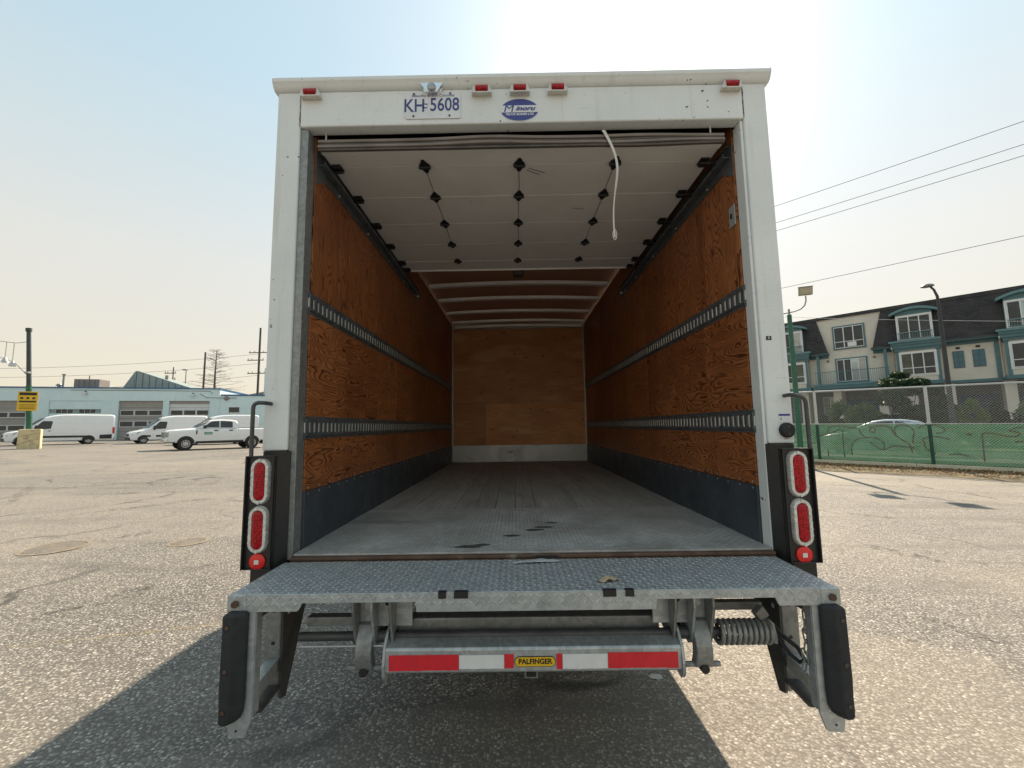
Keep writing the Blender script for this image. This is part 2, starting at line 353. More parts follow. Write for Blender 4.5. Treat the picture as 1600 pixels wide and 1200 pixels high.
# rear frame
for a, b in ((XL, XLI), (XRI, XR)):
    T(MB().box(a, b, YF, YF + .085, ZP, ZC), 'corner_post', WHITE_F, bevel=.007)
    T(MB().box(a + .004, b - .002, YF + .004, YF + .08, .96, ZP - .001), 'lower_post', BLACKP, bevel=.004)
hd = T(MB().box(XLI + .0015, XRI - .0015, YF - .003, YF + .07, 3.24, 3.438), 'header', WHITE_F, bevel=.007)
prof = [(2.06, 3.4405), (2.014, 3.4405), (2.004, 3.447), (1.996, 3.458), (1.990, 3.472), (1.986, 3.476), (1.986, 3.496), (1.992, 3.501), (2.02, 3.503), (2.16, 3.507), (2.16, 3.4405)]
T(MB().prism([(XL - .014, y, z) for y, z in prof], (XR - XL + .030, 0, 0)), 'top_cap', WHITE_F, bevel=.003, smooth=50)
# rust streaks down the header joints are narrow beads of sealant
for x in (XLI - .001, XRI + .001):
    m = MB(); z = 3.245
    pts = []
    while z < 3.43: pts.append((x + random.uniform(-.0015, .0015), YF - .001, z)); z += .014
    T(m.tube(pts, [random.uniform(.0008, .0028) for _ in pts], 5), 'sealant_bead', RUST)
# walls
def make_frp():
    t = NT('translucent_body_panel'); t.set((.78, .77, .73), .45); tl = t.n('BsdfTranslucent'); tl.inputs[0].default_value = (.86, .84, .78, 1); mx = t.n('MixShader'); mx.inputs[0].default_value = .62
    t.l(t.b.outputs[0], mx.inputs[1]); t.l(tl.outputs[0], mx.inputs[2]); t.l(mx.outputs[0], t.out.inputs[0]); return t.m
FRP = make_frp()
def side_wall(x0, x1):
    "thin translucent skin outside, posts and backing boards behind the panel joints"
    return T(MB().box(x0, x1, YF + .087, YB + .09, .93, ZC), 'side_wall', FRP)
LW = side_wall(XL + .012, XL + .016); RW = side_wall(XR - .016, XR - .012)
for wall, xa, xb, js in ((LW, XL + .017, -1.0912, (2.46, 3.68, 4.90, 6.12)), (RW, 1.2282, XR - .017, (2.50, 3.72, 4.94, 6.16))):
    for y in js: T(MB().box(xa, xb, y - .02, y + .02, .95, ZC - .002), 'wall_stud', ALU_D, wall)
    T(MB().box(xa, xb, YF + .088, YF + .112, .95, ZC - .002), 'wall_stud', ALU_D, wall); T(MB().box(xa, xb, YB - .02, YB + .03, .95, ZC - .002), 'wall_stud', ALU_D, wall)
FW = T(MB().box(-1.0905, 1.2275, YB + .032, YB + .088, .93, ZC), 'front_wall', WHITE)
def make_roof():
    t = NT('translucent_brown_roof_sheet'); v = t.obj(); c = t.mix(t.noise(v, 2.2, 5), (.42, .285, .215), (.50, .35, .27)); t.set(c, .5); tl = t.n('BsdfTranslucent'); t.l(t.mix(1., c, (.25, .235, .22), 'MULTIPLY'), tl.inputs[0]); mx = t.n('MixShader'); mx.inputs[0].default_value = .5
    t.l(t.b.outputs[0], mx.inputs[1]); t.l(tl.outputs[0], mx.inputs[2]); t.l(mx.outputs[0], t.out.inputs[0]); return t.m
roof = T(MB().box(XL + .014, XR - .014, YF + .165, YB + .085, 3.4412, 3.448), 'roof', make_roof())
T(MB().box(XL + .02, XR - .02, YF + .088, 3.86, 3.398, 3.439), 'added_roof_blind', BLACKP, roof)  # opaque slab added to keep roof light out of the gap above the door
T(MB().box(-1.09, 1.227, YF + .0725, YF + .087, 3.25, 3.438), 'header_lining', BLACKP, roof)
SLOTE = M('worn_slot_edge_painted_glint', (.70, .68, .64), .5, 0, .12, 9)  # pale colour paints daylight onto the worn edges facing the opening
rows = ((1.3365, 1.6045, PLY_H), (1.7115, 2.2565, PLY_H), (2.3635, 3.392, PLY_V))
for wall, xa, xb, js in ((LW, -1.0905, WL, (2.11, 2.46, 3.68, 4.90, 6.12, 7.01)), (RW, WR, 1.2275, (2.11, 2.50, 3.72, 4.94, 6.16, 7.01))):
    for k in range(len(js) - 1):
        for z0, z1, mt in rows:
            dx = random.uniform(-.0012, .0012)
            a, b = (xa, xb + dx) if wall is LW else (xa + dx, xb)
            T(MB().box(a, b, js[k] + .0012, js[k + 1] - .0012, z0, z1), 'plywood_panel', mt, wall, bevel=.0012, seg=1)
    xo = WL if wall is LW else WR; sg = 1 if wall is LW else -1
    a, b = sorted((xo - sg * .018, xo + sg * .006))
    T(MB().box(a, b, YF + .088, YB, ZF - .02, 1.335), 'kick_panel', NAVY, wall, bevel=.002)
    m = MB()
    for k in range(40):                                            # screw heads along the kick panel and ply edges
        y = 2.14 + k * .122
        for z in (1.322, 1.352): m.cyl((xo + sg * .004, y, z), (xo + sg * .0078, y, z), .0045, 6)
    tag(T(m, 'screw_heads', ALU_D, wall), kind='stuff')
    for zc in (2.31, 1.658):                                       # slotted lashing rail
        h = .058
        rail = MB(); x1, x2 = sorted((xo - sg * .002, xo + sg * .010)); y0, y1 = YF + .07, YB - .03
        rail.box(x1, x2, y0, y1, zc + .030, zc + .0435); rail.box(x1, x2, y0, y1, zc - .043, zc - .030)
        xf = sorted((xo - sg * .003, xo + sg * .0035)); rail.box(*xf, y0, y1, zc + .0432, zc + h); rail.box(*xf, y0, y1, zc - h, zc - .0432)
        y = y0; p = .0508; edge = MB()
        while y < y1:
            rail.box(x1 + .0005, x2 - .001, y, min(y1, y + .031), zc - .0299, zc + .0299)
            edge.box(x1 + (.0010 if sg > 0 else .0055), x2 - (.0055 if sg > 0 else .0010), y - .0012, y - .0002, zc - .025, zc + .025); y += p
        ro = T(rail, 'lashing_rail', TRACKP, wall, bevel=.0015, seg=1)
        tag(T(edge, 'slot_edges', SLOTE, wall), kind='stuff')
# jambs
T(MB().box(XLI + .0012, WL - .004, YF + .012, YF + .085, ZF - .03, 3.238), 'door_jamb', GALV_D, bevel=.003)
T(MB().box(WR + .004, XRI - .0012, YF + .012, YF + .085, ZF - .03, 3.238), 'door_jamb', WHITE_F, bevel=.003)
# front bulkhead
for x0, x1, z0, z1, mt in ((-1.05, 1.187, 2.054, 3.33, PLY_F), (-1.05, -.504, 1.337, 2.048, PLY_F3), (-.497, 1.187, 1.337, 2.048, PLY_F2)):
    T(MB().box(x0, x1, YB + .004, YB + .031, z0, z1), 'plywood_panel', mt, FW, bevel=.002, seg=1)
kp = T(MB().box(-1.05, 1.187, YB - .004, YB + .031, ZF - .02, 1.335), 'kick_panel', ALU_D, FW, bevel=.002)
text_part('pen_mark', 'VIP', .075, INK, FW, (-.10, YB - .0045, 1.215), RX, UZ, TO, shear=.2)
for x in (-1.06, 1.197): T(MB().box(x - .012, x + .012, YB - .012, YB + .03, ZF, 3.33), 'corner_trim', ALU_D, FW, bevel=.002)
T(MB().box(-1.05, 1.187, YB - .006, YB + .03, 3.332, 3.392), 'corner_trim', ALU_D, FW)
# roof bows
for y in (3.55, 4.24, 4.84, 5.41, 6.04, 6.61, 6.95):
    m = MB(); N = 18; x0, x1 = WL + .06, WR - .06; base = []
    sec = [(-.052, .034), (-.044, .036), (-.036, .004), (-.030, 0), (.030, 0), (.036, .004), (.044, .036), (.052, .034)]
    for i in range(N + 1):
        u = i / N; x = x0 + (x1 - x0) * u; zz = 3.322 + .030 * (1 - (2 * u - 1) ** 2)
        m.v += [Vector((x, y + a, zz + b)) for a, b in sec]
    for i in range(N):
        for k in range(7): m.f.append((i*8+k, (i+1)*8+k, (i+1)*8+k+1, i*8+k+1))
    T(m, 'roof_bow', ALU, roof, smooth=40)
dl = T(MB().box(.005, .115, 4.245, 4.33, 3.25, 3.345), 'cargo_lamp', DARKST, bevel=.006)
T(MB().box(.017, .103, 4.238, 4.2445, 3.262, 3.333), 'lamp_cover', M('smoky_lamp_cover', (.16, .15, .14), .3), dl, bevel=.003)

# cargo floor
FP = make_floor_plate()
def lug(m, c, u, v_, n, ln, wd, ht):
    c, u, v_, n = Vector(c), Vector(u), Vector(v_), Vector(n)
    m.add([c - u * ln, c - v_ * wd, c + u * ln, c + v_ * wd, c - u * ln * .45 + n * ht, c + u * ln * .45 + n * ht], [(0, 1, 5, 4), (1, 2, 5), (2, 3, 4, 5), (3, 0, 4)])
cf = T(MB().box(WL + .007, WR - .007, YF + .002, 3.05, ZF - .03, ZF), 'cargo_floor', FP)
m = MB(); r2 = math.sqrt(.5); j = 0; y = YF + .02
while y < 3.035:
    i = 0; x = WL + .02
    while x < WR - .02:
        s_ = 1 if (i + j) % 2 else -1
        lug(m, (x, y, ZF), (r2, s_ * r2, 0), (-s_ * r2, r2, 0), UZ, .0115, .0038, .0013); x += .0225; i += 1
    y += .0225; j += 1
tag(T(m, 'tread_lugs', FP, cf), kind='stuff')
T(MB().box(WL + .005, WR - .005, 3.052, YB - .002, ZF - .06, ZF - .0305), 'added_sub_floor', BLACKP, cf)  # black sheet added to block light between the floor boards
n = 15; wdt = (WR - WL - .016) / n
for i in range(n):
    x0 = WL + .008 + i * wdt; dz = random.uniform(-.0012, .0008)
    T(MB().box(x0 + .001, x0 + wdt - .001, 3.053, YB - .006, ZF - .03, ZF - .001 + dz), 'floor_board', PLANK, cf, bevel=.0018, seg=1)
T(MB().box(WL + .004, WR - .004, 1.985, YF + .001, .985, 1.035), 'rear_sill', RUST, bevel=.005)
T(MB().box(WL + .004, WR - .004, 1.990, YF + .0012, 1.037, 1.0525), 'rear_sill', RUST, bevel=.004)
T(MB().box(.085, .19, 1.982, 1.986, 1.037, 1.05), 'sill_slot', INK)

# roll-up door parked under the roof
ZD = 3.15; door = T(MB().box(-1.035, 1.142, 2.085, 2.12, 3.146, 3.166), 'roll_up_door', DOORW, bevel=.002)
ys = (2.122, 2.23, 2.552, 2.91, 3.258, 3.603, 3.81)
for i in range(6):
    T(MB().box(-1.033, 1.14, ys[i] + .0016, ys[i + 1] - .0016, ZD + random.uniform(-.001, .001), ZD + .02), 'door_panel', DOORW, door, bevel=.003)
T(MB().box(-1.033, 1.14, 3.8105, 3.822, ZD - .012, ZD + .022), 'end_trim', ALU, door, bevel=.002)
SEAL = M('door_bottom_seal', (.10, .085, .075), .7, 0, .25, 8, .2, 40)
SEAL2 = M('pale_door_seal', (.21, .185, .165), .7, 0, .2, 8, .2, 40)
for k, (z0, z1, y0, mt) in enumerate(((3.140, 3.152, 2.066, SEAL), (3.154, 3.168, 2.060, SEAL2), (3.170, 3.182, 2.068, SEAL), (3.184, 3.200, 2.063, SEAL2))):
    m = MB(); N = 60
    for i in range(N + 1):
        u = i / N; x = -1.04 + 2.185 * u; wv = .011 * math.exp(-((x + .12) / .22) ** 2) * (k >= 1) + .004 * math.sin(x * 7 + k) * (x > .5)
        m.v += [Vector((x, y0, z0 + wv)), Vector((x, 2.084, z0 + wv)), Vector((x, 2.084, z1 + wv)), Vector((x, y0, z1 + wv))]
    for i in range(N):
        for q in range(4): m.f.append((i*4+q, i*4+(q+1) % 4, (i+1)*4+(q+1) % 4, (i+1)*4+q))
    m.f += [(3, 2, 1, 0), (N*4, N*4+1, N*4+2, N*4+3)]
    T(m, 'bottom_seal', mt, door, bevel=.002, seg=1)
hg = MB()
hg.prism([(-.006, -.056, 0), (.006, -.056, 0), (.016, -.030, 0), (.028, -.016, 0), (.028, .016, 0), (.016, .030, 0), (.006, .056, 0), (-.006, .056, 0), (-.016, .030, 0), (-.028, .016, 0), (-.028, -.016, 0), (-.016, -.030, 0)], (0, 0, -.006))
hg.cyl((-.034, 0, -.009), (.034, 0, -.009), .0095, 10)
for a in (-.03, .03):
    hg.cyl((0, a, -.006), (0, a, -.012), .006, 6); hg.cyl((a * .6, a * .4, -.006), (a * .6, a * .4, -.011), .004, 6)
hinge0 = None
BLKC = M('black_cast_hinge', (.02, .02, .021), .45, .2, .2, 30)
for x in (-.498, .047, .598):
    for y in (2.23, 2.552, 2.91, 3.258, 3.603):
        if hinge0 is None:
            hinge0 = hg.build('hinge', BLKC, door, bevel=.002); h = hinge0
        else: h = copy_part(hinge0, door)
        h.location = Vector((x, y, ZD - .001)) - TO; h.rotation_euler = (0, 0, random.uniform(-.05, .05))
rh = MB().box(-.030, .022, -.032, .032, -.008, 0); rh.cyl((-.06, .012, -.022), (.022, .012, -.022), .008, 8); rh.cyl((-.075, .012, -.022), (-.055, .012, -.022), .021, 14)
rh.box(-.026, .016, -.03, -.015, -.022, -.008); rh.cyl((.015, -.02, -.008), (.015, -.02, -.014), .006, 6)
r0 = None
for sx, rot in ((-.995, 0), (1.10, PI)):
    for y in (2.23, 2.552, 2.91, 3.258, 3.603, 3.77):
        if r0 is None: r0 = rh.build('roller_hinge', BLKC, door, bevel=.0015); h = r0
        else: h = copy_part(r0, door)
        h.location = Vector((sx, y, ZD - .001)) - TO; h.rotation_euler = (0, 0, rot)
WIRE = M('dirty_cable', (.10, .095, .09), .6, .2, .3, 30)
for x in (-.498, .047, .598):
    T(MB().tube([(x + random.uniform(-.004, .004), yy, ZD - .0025) for yy in (2.27, 2.45, 2.62, 2.80, 3.0, 3.2)], .0016, 5), 'seam_line', WIRE, door)
for xa, xb, ya, yb in ((.10, .20, 2.265, 2.315), (.09, .17, 2.285, 2.33), (.42, .50, 2.72, 2.735)):
    T(MB().obox((xa, ya, ZD - .0015), (xb, yb, ZD - .0015), .003, .001), 'scuff_mark', INK, door)
# horizontal tracks
for sg, xo in ((1, WL), (-1, WR)):
    m = MB(); y0, y1 = 2.13, 4.46
    X = lambda a: xo + sg * a
    m.box(*sorted((X(.001), X(.005))), y0, y1, 3.052, 3.168); m.box(*sorted((X(.0052), X(.040))), y0, y1, 3.098, 3.102)
    m.box(*sorted((X(.0402), X(.0435))), y0, y1, 3.098, 3.120); m.box(*sorted((X(.0052), X(.030))), y0, y1, 3.160, 3.164)
    tr = T(m, 'door_track', TRACKP, bevel=.001, seg=1)
    T(MB().prism([(X(.002), 2.11, 2.98), (X(.002), 2.11, 3.17), (X(.002), 2.30, 3.17), (X(.002), 2.30, 3.10)], (sg * .004, 0, 0)), 'track_gusset', TRACKP, tr)
    T(MB().box(*sorted((X(.008), X(.03))), 4.40, 4.43, 3.085, 3.097), 'track_stop', ALU, tr)
    m = MB()
    for y in (2.4, 2.9, 3.4, 3.9, 4.3): m.cyl((X(.005), y, 3.075), (X(.011), y, 3.075), .008, 6)
    tag(T(m, 'track_bolts', ALU_D, tr), kind='stuff')
# pull strap
m = MB(); path = []
for i in range(25):
    u = i / 24; z = 3.215 - .60 * u; x = .495 + .055 * math.sin(min(1, u * 2.6) * 1.4) - .025 * max(0, u - .45) + .012 * math.sin(u * 6)
    path.append((Vector((x, 2.052 - .012 * math.sin(u * 3), z)), .95 * math.sin(u * 2.4), .0088 if u < .55 else .0062))
for p, tw, hw in path: 
    d = Vector((math.cos(tw), math.sin(tw), 0)) * hw; nn = Vector((-math.sin(tw), math.cos(tw), 0)) * .0012
    m.v += [p - d - nn, p + d - nn, p + d + nn, p - d + nn]
for i in range(24):
    for k in range(4): m.f.append((i*4+k, (i+1)*4+k, (i+1)*4+(k+1) % 4, i*4+(k+1) % 4))
ps = T(m, 'pull_strap', WEB, smooth=60)
lp = path[-1][0]; T(MB().tube([lp + Vector((.010 * math.sin(a), 0, -.012 + .055 * (1 - math.cos(a)) / 2)) for a in [2 * PI * k / 16 for k in range(16)]], .0022, 6, True), 'strap_loop', WEB, ps, smooth=60)
for x in (-1.0, 1.075):
    T(MB().cyl((x, 2.075, 3.20), (x, 2.075, 3.25), .004, 6), 'door_cable', WEB)
# switch plate
sw = T(MB().box(WR - .005, WR - .0002, 2.125, 2.185, 2.715, 2.83), 'switch_plate', ALU_D, bevel=.0015)
T(MB().box(WR - .012, WR - .0052, 2.15, 2.16, 2.76, 2.785), 'switch_toggle', INK, sw)

# --- lamps, plate and badge on the header
def marker(x):
    y = YF - .003
    m = MB().prism([(x - .053, y, 3.392), (x + .053, y, 3.392), (x + .038, y, 3.434), (x - .038, y, 3.434)], (0, -.012, 0))
    m.prism([(x - .053, y - .012, 3.392), (x - .034, y - .012, 3.392), (x - .034, y - .012, 3.428), (x - .040, y - .012, 3.428)], (0, -.020, 0))
    m.prism([(x + .053, y - .012, 3.392), (x + .034, y - .012, 3.392), (x + .034, y - .012, 3.428), (x + .040, y - .012, 3.428)], (0, -.020, 0))
    m.box(x - .034, x + .034, y - .034, y - .012, 3.388, 3.396)
    b = T(m, 'marker_lamp', M('cream_lamp_bracket', (.60, .58, .52), .35, .3, .1, 20), bevel=.002)
    l = MB(); N = 8
    for i in range(N + 1):
        a = PI * i / N
        l.v += [Vector((x - .033, y - .014 - .026 * math.sin(a), 3.4175 - .0205 * math.cos(a))), Vector((x + .033, y - .014 - .026 * math.sin(a), 3.4175 - .0205 * math.cos(a)))]
    for i in range(N): l.f.append((2*i, 2*i+1, 2*i+3, 2*i+2))
    l.f += [tuple(range(0, 2*N+2, 2)), tuple(range(2*N+1, 0, -2))]
    T(l, 'lens', RED_L, b, smooth=60)
for x in (-1.052, -.149, .051, .250, 1.162): marker(x)
x = -.411
pl = T(MB().prism([(x - .148, YF - .008, 3.279), (x - .135, YF - .008, 3.270), (x + .142, YF - .008, 3.270), (x + .148, YF - .008, 3.276), (x + .148, YF - .008, 3.416), (x + .142, YF - .008, 3.421), (x - .142, YF - .008, 3.421), (x - .148, YF - .008, 3.416)], (0, .003, 0)), 'number_plate', PLATEW, bevel=.001, seg=1)
yy = YF - .0085
text_part('plate_number', 'KH', .104, BLUE_INK, pl, (x - .096, yy, 3.340), RX, UZ, TO, bold=.0012, xs=.80)
text_part('plate_number', '5608', .104, BLUE_INK, pl, (x + .064, yy, 3.344), RX, UZ, TO, bold=.0012, xs=.76)
text_part('plate_slogan', 'Beautiful British Columbia', .021, BLUE_INK, pl, (x + .004, yy, 3.399), RX, UZ, TO, xs=1.02)
text_part('plate_flag', '~', .045, BLUE_INK, pl, (x - .040, yy, 3.332), RX, UZ, TO, bold=.001)
text_part('plate_flag', '~', .04, BLUE_INK, pl, (x - .036, yy, 3.352), RX, UZ, TO, bold=.001)
m = MB()
for a, b in ((-.1, 3.283), (.09, 3.283), (-.098, 3.409), (.094, 3.409)): m.cyl((x + a, YF - .0085, b), (x + a, YF - .013, b), .005, 8)
tag(T(m, 'plate_bolts', DARKST, pl), kind='stuff')
m = MB().prism([(x - .052, YF - .006, 3.447), (x + .052, YF - .006, 3.447), (x + .026, YF - .006, 3.405), (x - .026, YF - .006, 3.405)], (0, -.028, 0))
pll = T(m, 'plate_lamp', CHROME, bevel=.004)
T(MB().lathe([(.024, 0), (.022, .008), (.012, .013)], (x, YF - .034, 3.423), (0, -1, 0), 16), 'lens', HEADL, pll, smooth=50)
bx, bz = .049, 3.311
def ell(rx, rz, y, z0=-9, z1=9, n=48):
    P = []
    for i in range(n):
        a = 2 * PI * i / n; P.append((bx + rx * math.cos(a), y, bz + max(z0, min(z1, rz * math.sin(a)))))
    return P
bd = T(MB().prism(ell(.101, .064, YF - .0046), (0, .0012, 0)), 'maker_badge', PLATEW)
def seg(lo, hi, y):
    P = []; 
    for i in range(25):
        z = lo + (hi - lo) * i / 24; P.append((bx + .099 * math.sqrt(max(0, 1 - (z / .062) ** 2)), y, bz + z))
    return P + [(2 * bx - q[0], y, q[2]) for q in reversed(P)]
T(MB().prism(seg(.026, .0615, YF - .0052), (0, .0005, 0)), 'badge_field', BADGE_B, bd)
T(MB().prism(seg(-.0615, -.014, YF - .0052), (0, .0005, 0)), 'badge_field', BADGE_B, bd)
text_part('badge_lettering', 'M', .056, BADGE_B, bd, (bx - .060, YF - .0054, bz + .006), RX, UZ, TO, shear=.2, bold=0, xs=1.25)
text_part('badge_lettering', 'inoru', .034, BADGE_B, bd, (bx + .028, YF - .0054, bz + .007), RX, UZ, TO, shear=.4, bold=.0012, xs=1.35)
text_part('badge_lettering', 'TRUCK BODIES LTD.', .0165, PLATEW, bd, (bx, YF - .0058, bz - .026), RX, UZ, TO, shear=.3, bold=.0006, xs=1.0)

# --- right post fittings
bp = T(MB().lathe([(.036, 0), (.036, .014), (.031, .020), (.018, .022)], (1.314, YF - .0005, 1.611), (0, -1, 0), 24), 'round_buffer', RUBBER, smooth=40)
m = MB()
for a, b in ((.0, .022), (.002, -.022)): m.cyl((1.314 + a, YF - .018, 1.611 + b * .8), (1.314 + a, YF - .023, 1.611 + b * .8), .005, 8)
tag(T(m, 'buffer_bolts', DARKST, bp), kind='stuff')
dc = T(MB().box(1.283, 1.337, YF - .0016, YF - .0006, 1.648, 1.690), 'paper_decal', PLATEW)
T(MB().box(1.283, 1.337, YF - .0024, YF - .0018, 1.680, 1.690), 'decal_band', BADGE_B, dc)
T(MB().box(1.291, 1.2945, YF - .0022, YF - .0018, 1.660, 1.672), 'decal_mark', INK, dc)
d2 = T(MB().box(1.252, 1.278, YF - .0016, YF - .0006, 2.056, 2.076), 'small_black_decal', INK)
text_part('decal_letter', 'S', .015, PLATEW, d2, (1.265, YF - .0018, 2.0665), RX, UZ, TO, bold=.0006)
# --- grab handles
def handle(pts):
    P = [Vector(p) for p in pts]; path = [P[0]]
    for i in range(1, len(P) - 1):
        a, b, c = P[i - 1], P[i], P[i + 1]; r = .028; p0 = b + (a - b).normalized() * r; p1 = b + (c - b).normalized() * r
        path += [p0 * (1-u)**2 + b * 2*u*(1-u) + p1 * u*u for u in (0, .25, .5, .75, 1)]
    path.append(P[-1]); T(MB().tube(path, .0095, 10), 'grab_handle', DARKST, smooth=60)
handle(((-1.200, 2.015, 1.777), (-1.200, 1.955, 1.779), (-1.247, 1.952, 1.779), (-1.247, 1.955, 1.525)))
handle(((1.316, 2.015, 1.778), (1.316, 1.955, 1.780), (1.372, 1.952, 1.765), (1.376, 1.955, 1.525)))

# --- tail lamp housings
def stadium(cx, cz, hw, hh, y, n=10):
    P = []
    for i in range(n + 1): a = PI * i / n; P.append((cx + hw * math.cos(a), y, cz + hh - hw + hw * math.sin(a)))
    for i in range(n + 1): a = PI + PI * i / n; P.append((cx + hw * math.cos(a), y, cz - hh + hw + hw * math.sin(a)))
    return P
def stadium_ring(cx, cz, hw, hh, wi, y0, d1, d2):
    "raised bezel between the outer and the inner outline"
    m = MB(); A = stadium(cx, cz, hw, hh, y0); B = stadium(cx, cz, hw - .006, hh - .006, y0 - d1); C = stadium(cx, cz, hw - wi, hh - wi, y0 - d1); D = stadium(cx, cz, hw - wi - .003, hh - wi - .003, y0 - d2); n = len(A)
    m.v = [Vector(p) for p in A + B + C + D]
    for r in range(3):
        for i in range(n): m.f.append((r*n+i, r*n+(i+1) % n, (r+1)*n+(i+1) % n, (r+1)*n+i)[::-1])
    return m
def tail(x0, x1, lx, inner):
    y0 = 1.945
    m = MB(); m.box(x0, x1, y0 + .018, y0 + .030, 1.012, 1.528)                       # back plate
    for a, b in ((x0, x0 + .006), (x1 - .006, x1)): m.box(a, b, y0, y0 + .0175, 1.012, 1.528)
    m.box(x0 + .0062, x1 - .0062, y0, y0 + .0175, 1.522, 1.528)
    m.box(x0 + .0062, x1 - .0062, y0 + .004, y0 + .0175, 1.012, 1.016)
    hsg = T(m, 'tail_lamp_housing', BLACKP, bevel=.0015, seg=1)
    xi, xo = inner
    T(MB().prism([(xi, y0 + .031, 1.0), (xi, y0 + .031, 1.53), (xo, YF + .003, 1.545), (xo, YF + .003, .985)], (0, .012, 0)), 'housing_side', BLACKP, hsg, bevel=.002)
    T(MB().box(x0 + .01, x1 - .01, y0 + .031, YF + .002, 1.48, 1.526), 'housing_bracket', BLACKP, hsg)
    T(MB().box(x0 + .03, x1 - .01, y0 + .031, YF + .10, .93, 1.08), 'housing_bracket', BLACKP, hsg)
    for cz in (1.411, 1.191):
        T(stadium_ring(lx, cz, .046, .108, .019, y0 + .0178, .018, .008), 'bezel', BEZEL, hsg, smooth=40)
        l = MB(); n = 22; prev = None
        for k, (sc_, dd) in enumerate(((1, .010), (.96, .016), (.80, .020), (.45, .022))):
            P = stadium(lx, cz, .0265 * sc_, .0885 - .0265 * (1 - sc_), y0 + .0178 - dd); b0 = len(l.v); l.v += [Vector(p) for p in P]; nn = len(P)
            if prev is not None:
                for i in range(nn): l.f.append((prev+i, b0+i, b0+(i+1) % nn, prev+(i+1) % nn))
            prev = b0
        l.f.append(tuple(prev + i for i in range(nn))[::-1])
        T(l, 'lens', RED_L, hsg, smooth=60)
        m = MB()
        for s_ in (-1, 1): m.cyl((lx, y0 + .002, cz + s_ * .098), (lx, y0 - .004, cz + s_ * .098), .0065, 10)
        for s_ in (-1, 1):
            for q in range(5): m.cyl((lx + s_ * .036, y0 + .001, cz - .056 + q * .028), (lx + s_ * .036, y0 - .0018, cz - .056 + q * .028), .005, 8)
        tag(T(m, 'bezel_studs', BEZEL, hsg), kind='stuff')
    rf = T(MB().lathe([(.037, 0), (.037, .006), (.033, .009)], (lx, y0 + .0178, 1.046), (0, -1, 0), 28), 'reflector', REDREF, hsg, smooth=40)
    T(MB().box(lx - .011, lx + .010, y0 + .0068, y0 + .0084, 1.036, 1.055), 'reflector_sticker', PLATEW, hsg)
tail(-1.268, -1.132, -1.198, (-1.138, -1.100)); tail(1.240, 1.384, 1.311, (1.246, 1.214))

# --- tail lift: platform, skirts, legs, linkage
ZT = 1.035; PX0, PX1, PY0, PY1 = -1.083, 1.190, 1.605, 1.978
plat = T(MB().box(PX0, PX1, PY0 + .006, PY1, ZT - .006, ZT), 'lift_platform', GALV, bevel=.002)
m = MB(); j = 0; y = PY0 + .022
while y < PY1 - .008:
    i = 0; x = PX0 + .018
    while x < PX1 - .015:
        s_ = 1 if (i + j) % 2 else -1
        lug(m, (x, y, ZT), (r2, s_ * r2, 0), (-s_ * r2, r2, 0), UZ, .0135, .0046, .0024); x += .0245; i += 1
    y += .0245; j += 1
tag(T(m, 'tread_lugs', GALV, plat), kind='stuff')
sk = [(PX0, ZT - .002), (PX0, .977), (-.825, .977), (-.818, .984), (-.808, 1.006), (-.380, 1.006), (-.376, .970), (.510, .970), (.514, 1.006), (.955, 1.006), (.965, .984), (.970, .977), (PX1, .977), (PX1, ZT - .002)]
skirt = T(MB().prism([(x, PY0, z) for x, z in sk], (0, .006, 0)), 'platform_skirt', GALV, plat, bevel=.002)
m = MB(); j = 0; z = ZT - .014
def skb(x): return 1.006 if (-.815 < x < -.38 or .512 < x < .96) else .977
while z > .972:
    i = 0; x = PX0 + .075
    while x < PX1 - .07:
        if z - .010 > skb(x) - (.007 if -.376 < x < .51 else 0):
            s_ = 1 if (i + j) % 2 else -1
            lug(m, (x, PY0, z), (r2, 0, s_ * r2), (-s_ * r2, 0, r2), (0, -1, 0), .0125, .0042, .0022)
        x += .0225; i += 1
    z -= .0225; j += 1
tag(T(m, 'skirt_lugs', GALV, plat), kind='stuff')
for xa, xb in ((-.297, -.268), (-.238, -.186), (.317, .366), (.400, .432)):
    T(MB().box(xa, xb, PY0 - .0035, PY0 + .016, ZT - .020, ZT + .0032), 'fork_pocket', INK, plat)  # black blocks paint the dark of open slots
m = MB().box(PX0 + .01, PX1 - .01, PY1 - .05, PY1 - .004, ZT - .06, ZT - .007); m.box(PX0 + .01, PX1 - .01, 1.76, 1.80, ZT - .045, ZT - .007)
T(m, 'platform_rib', GALV_D, plat)
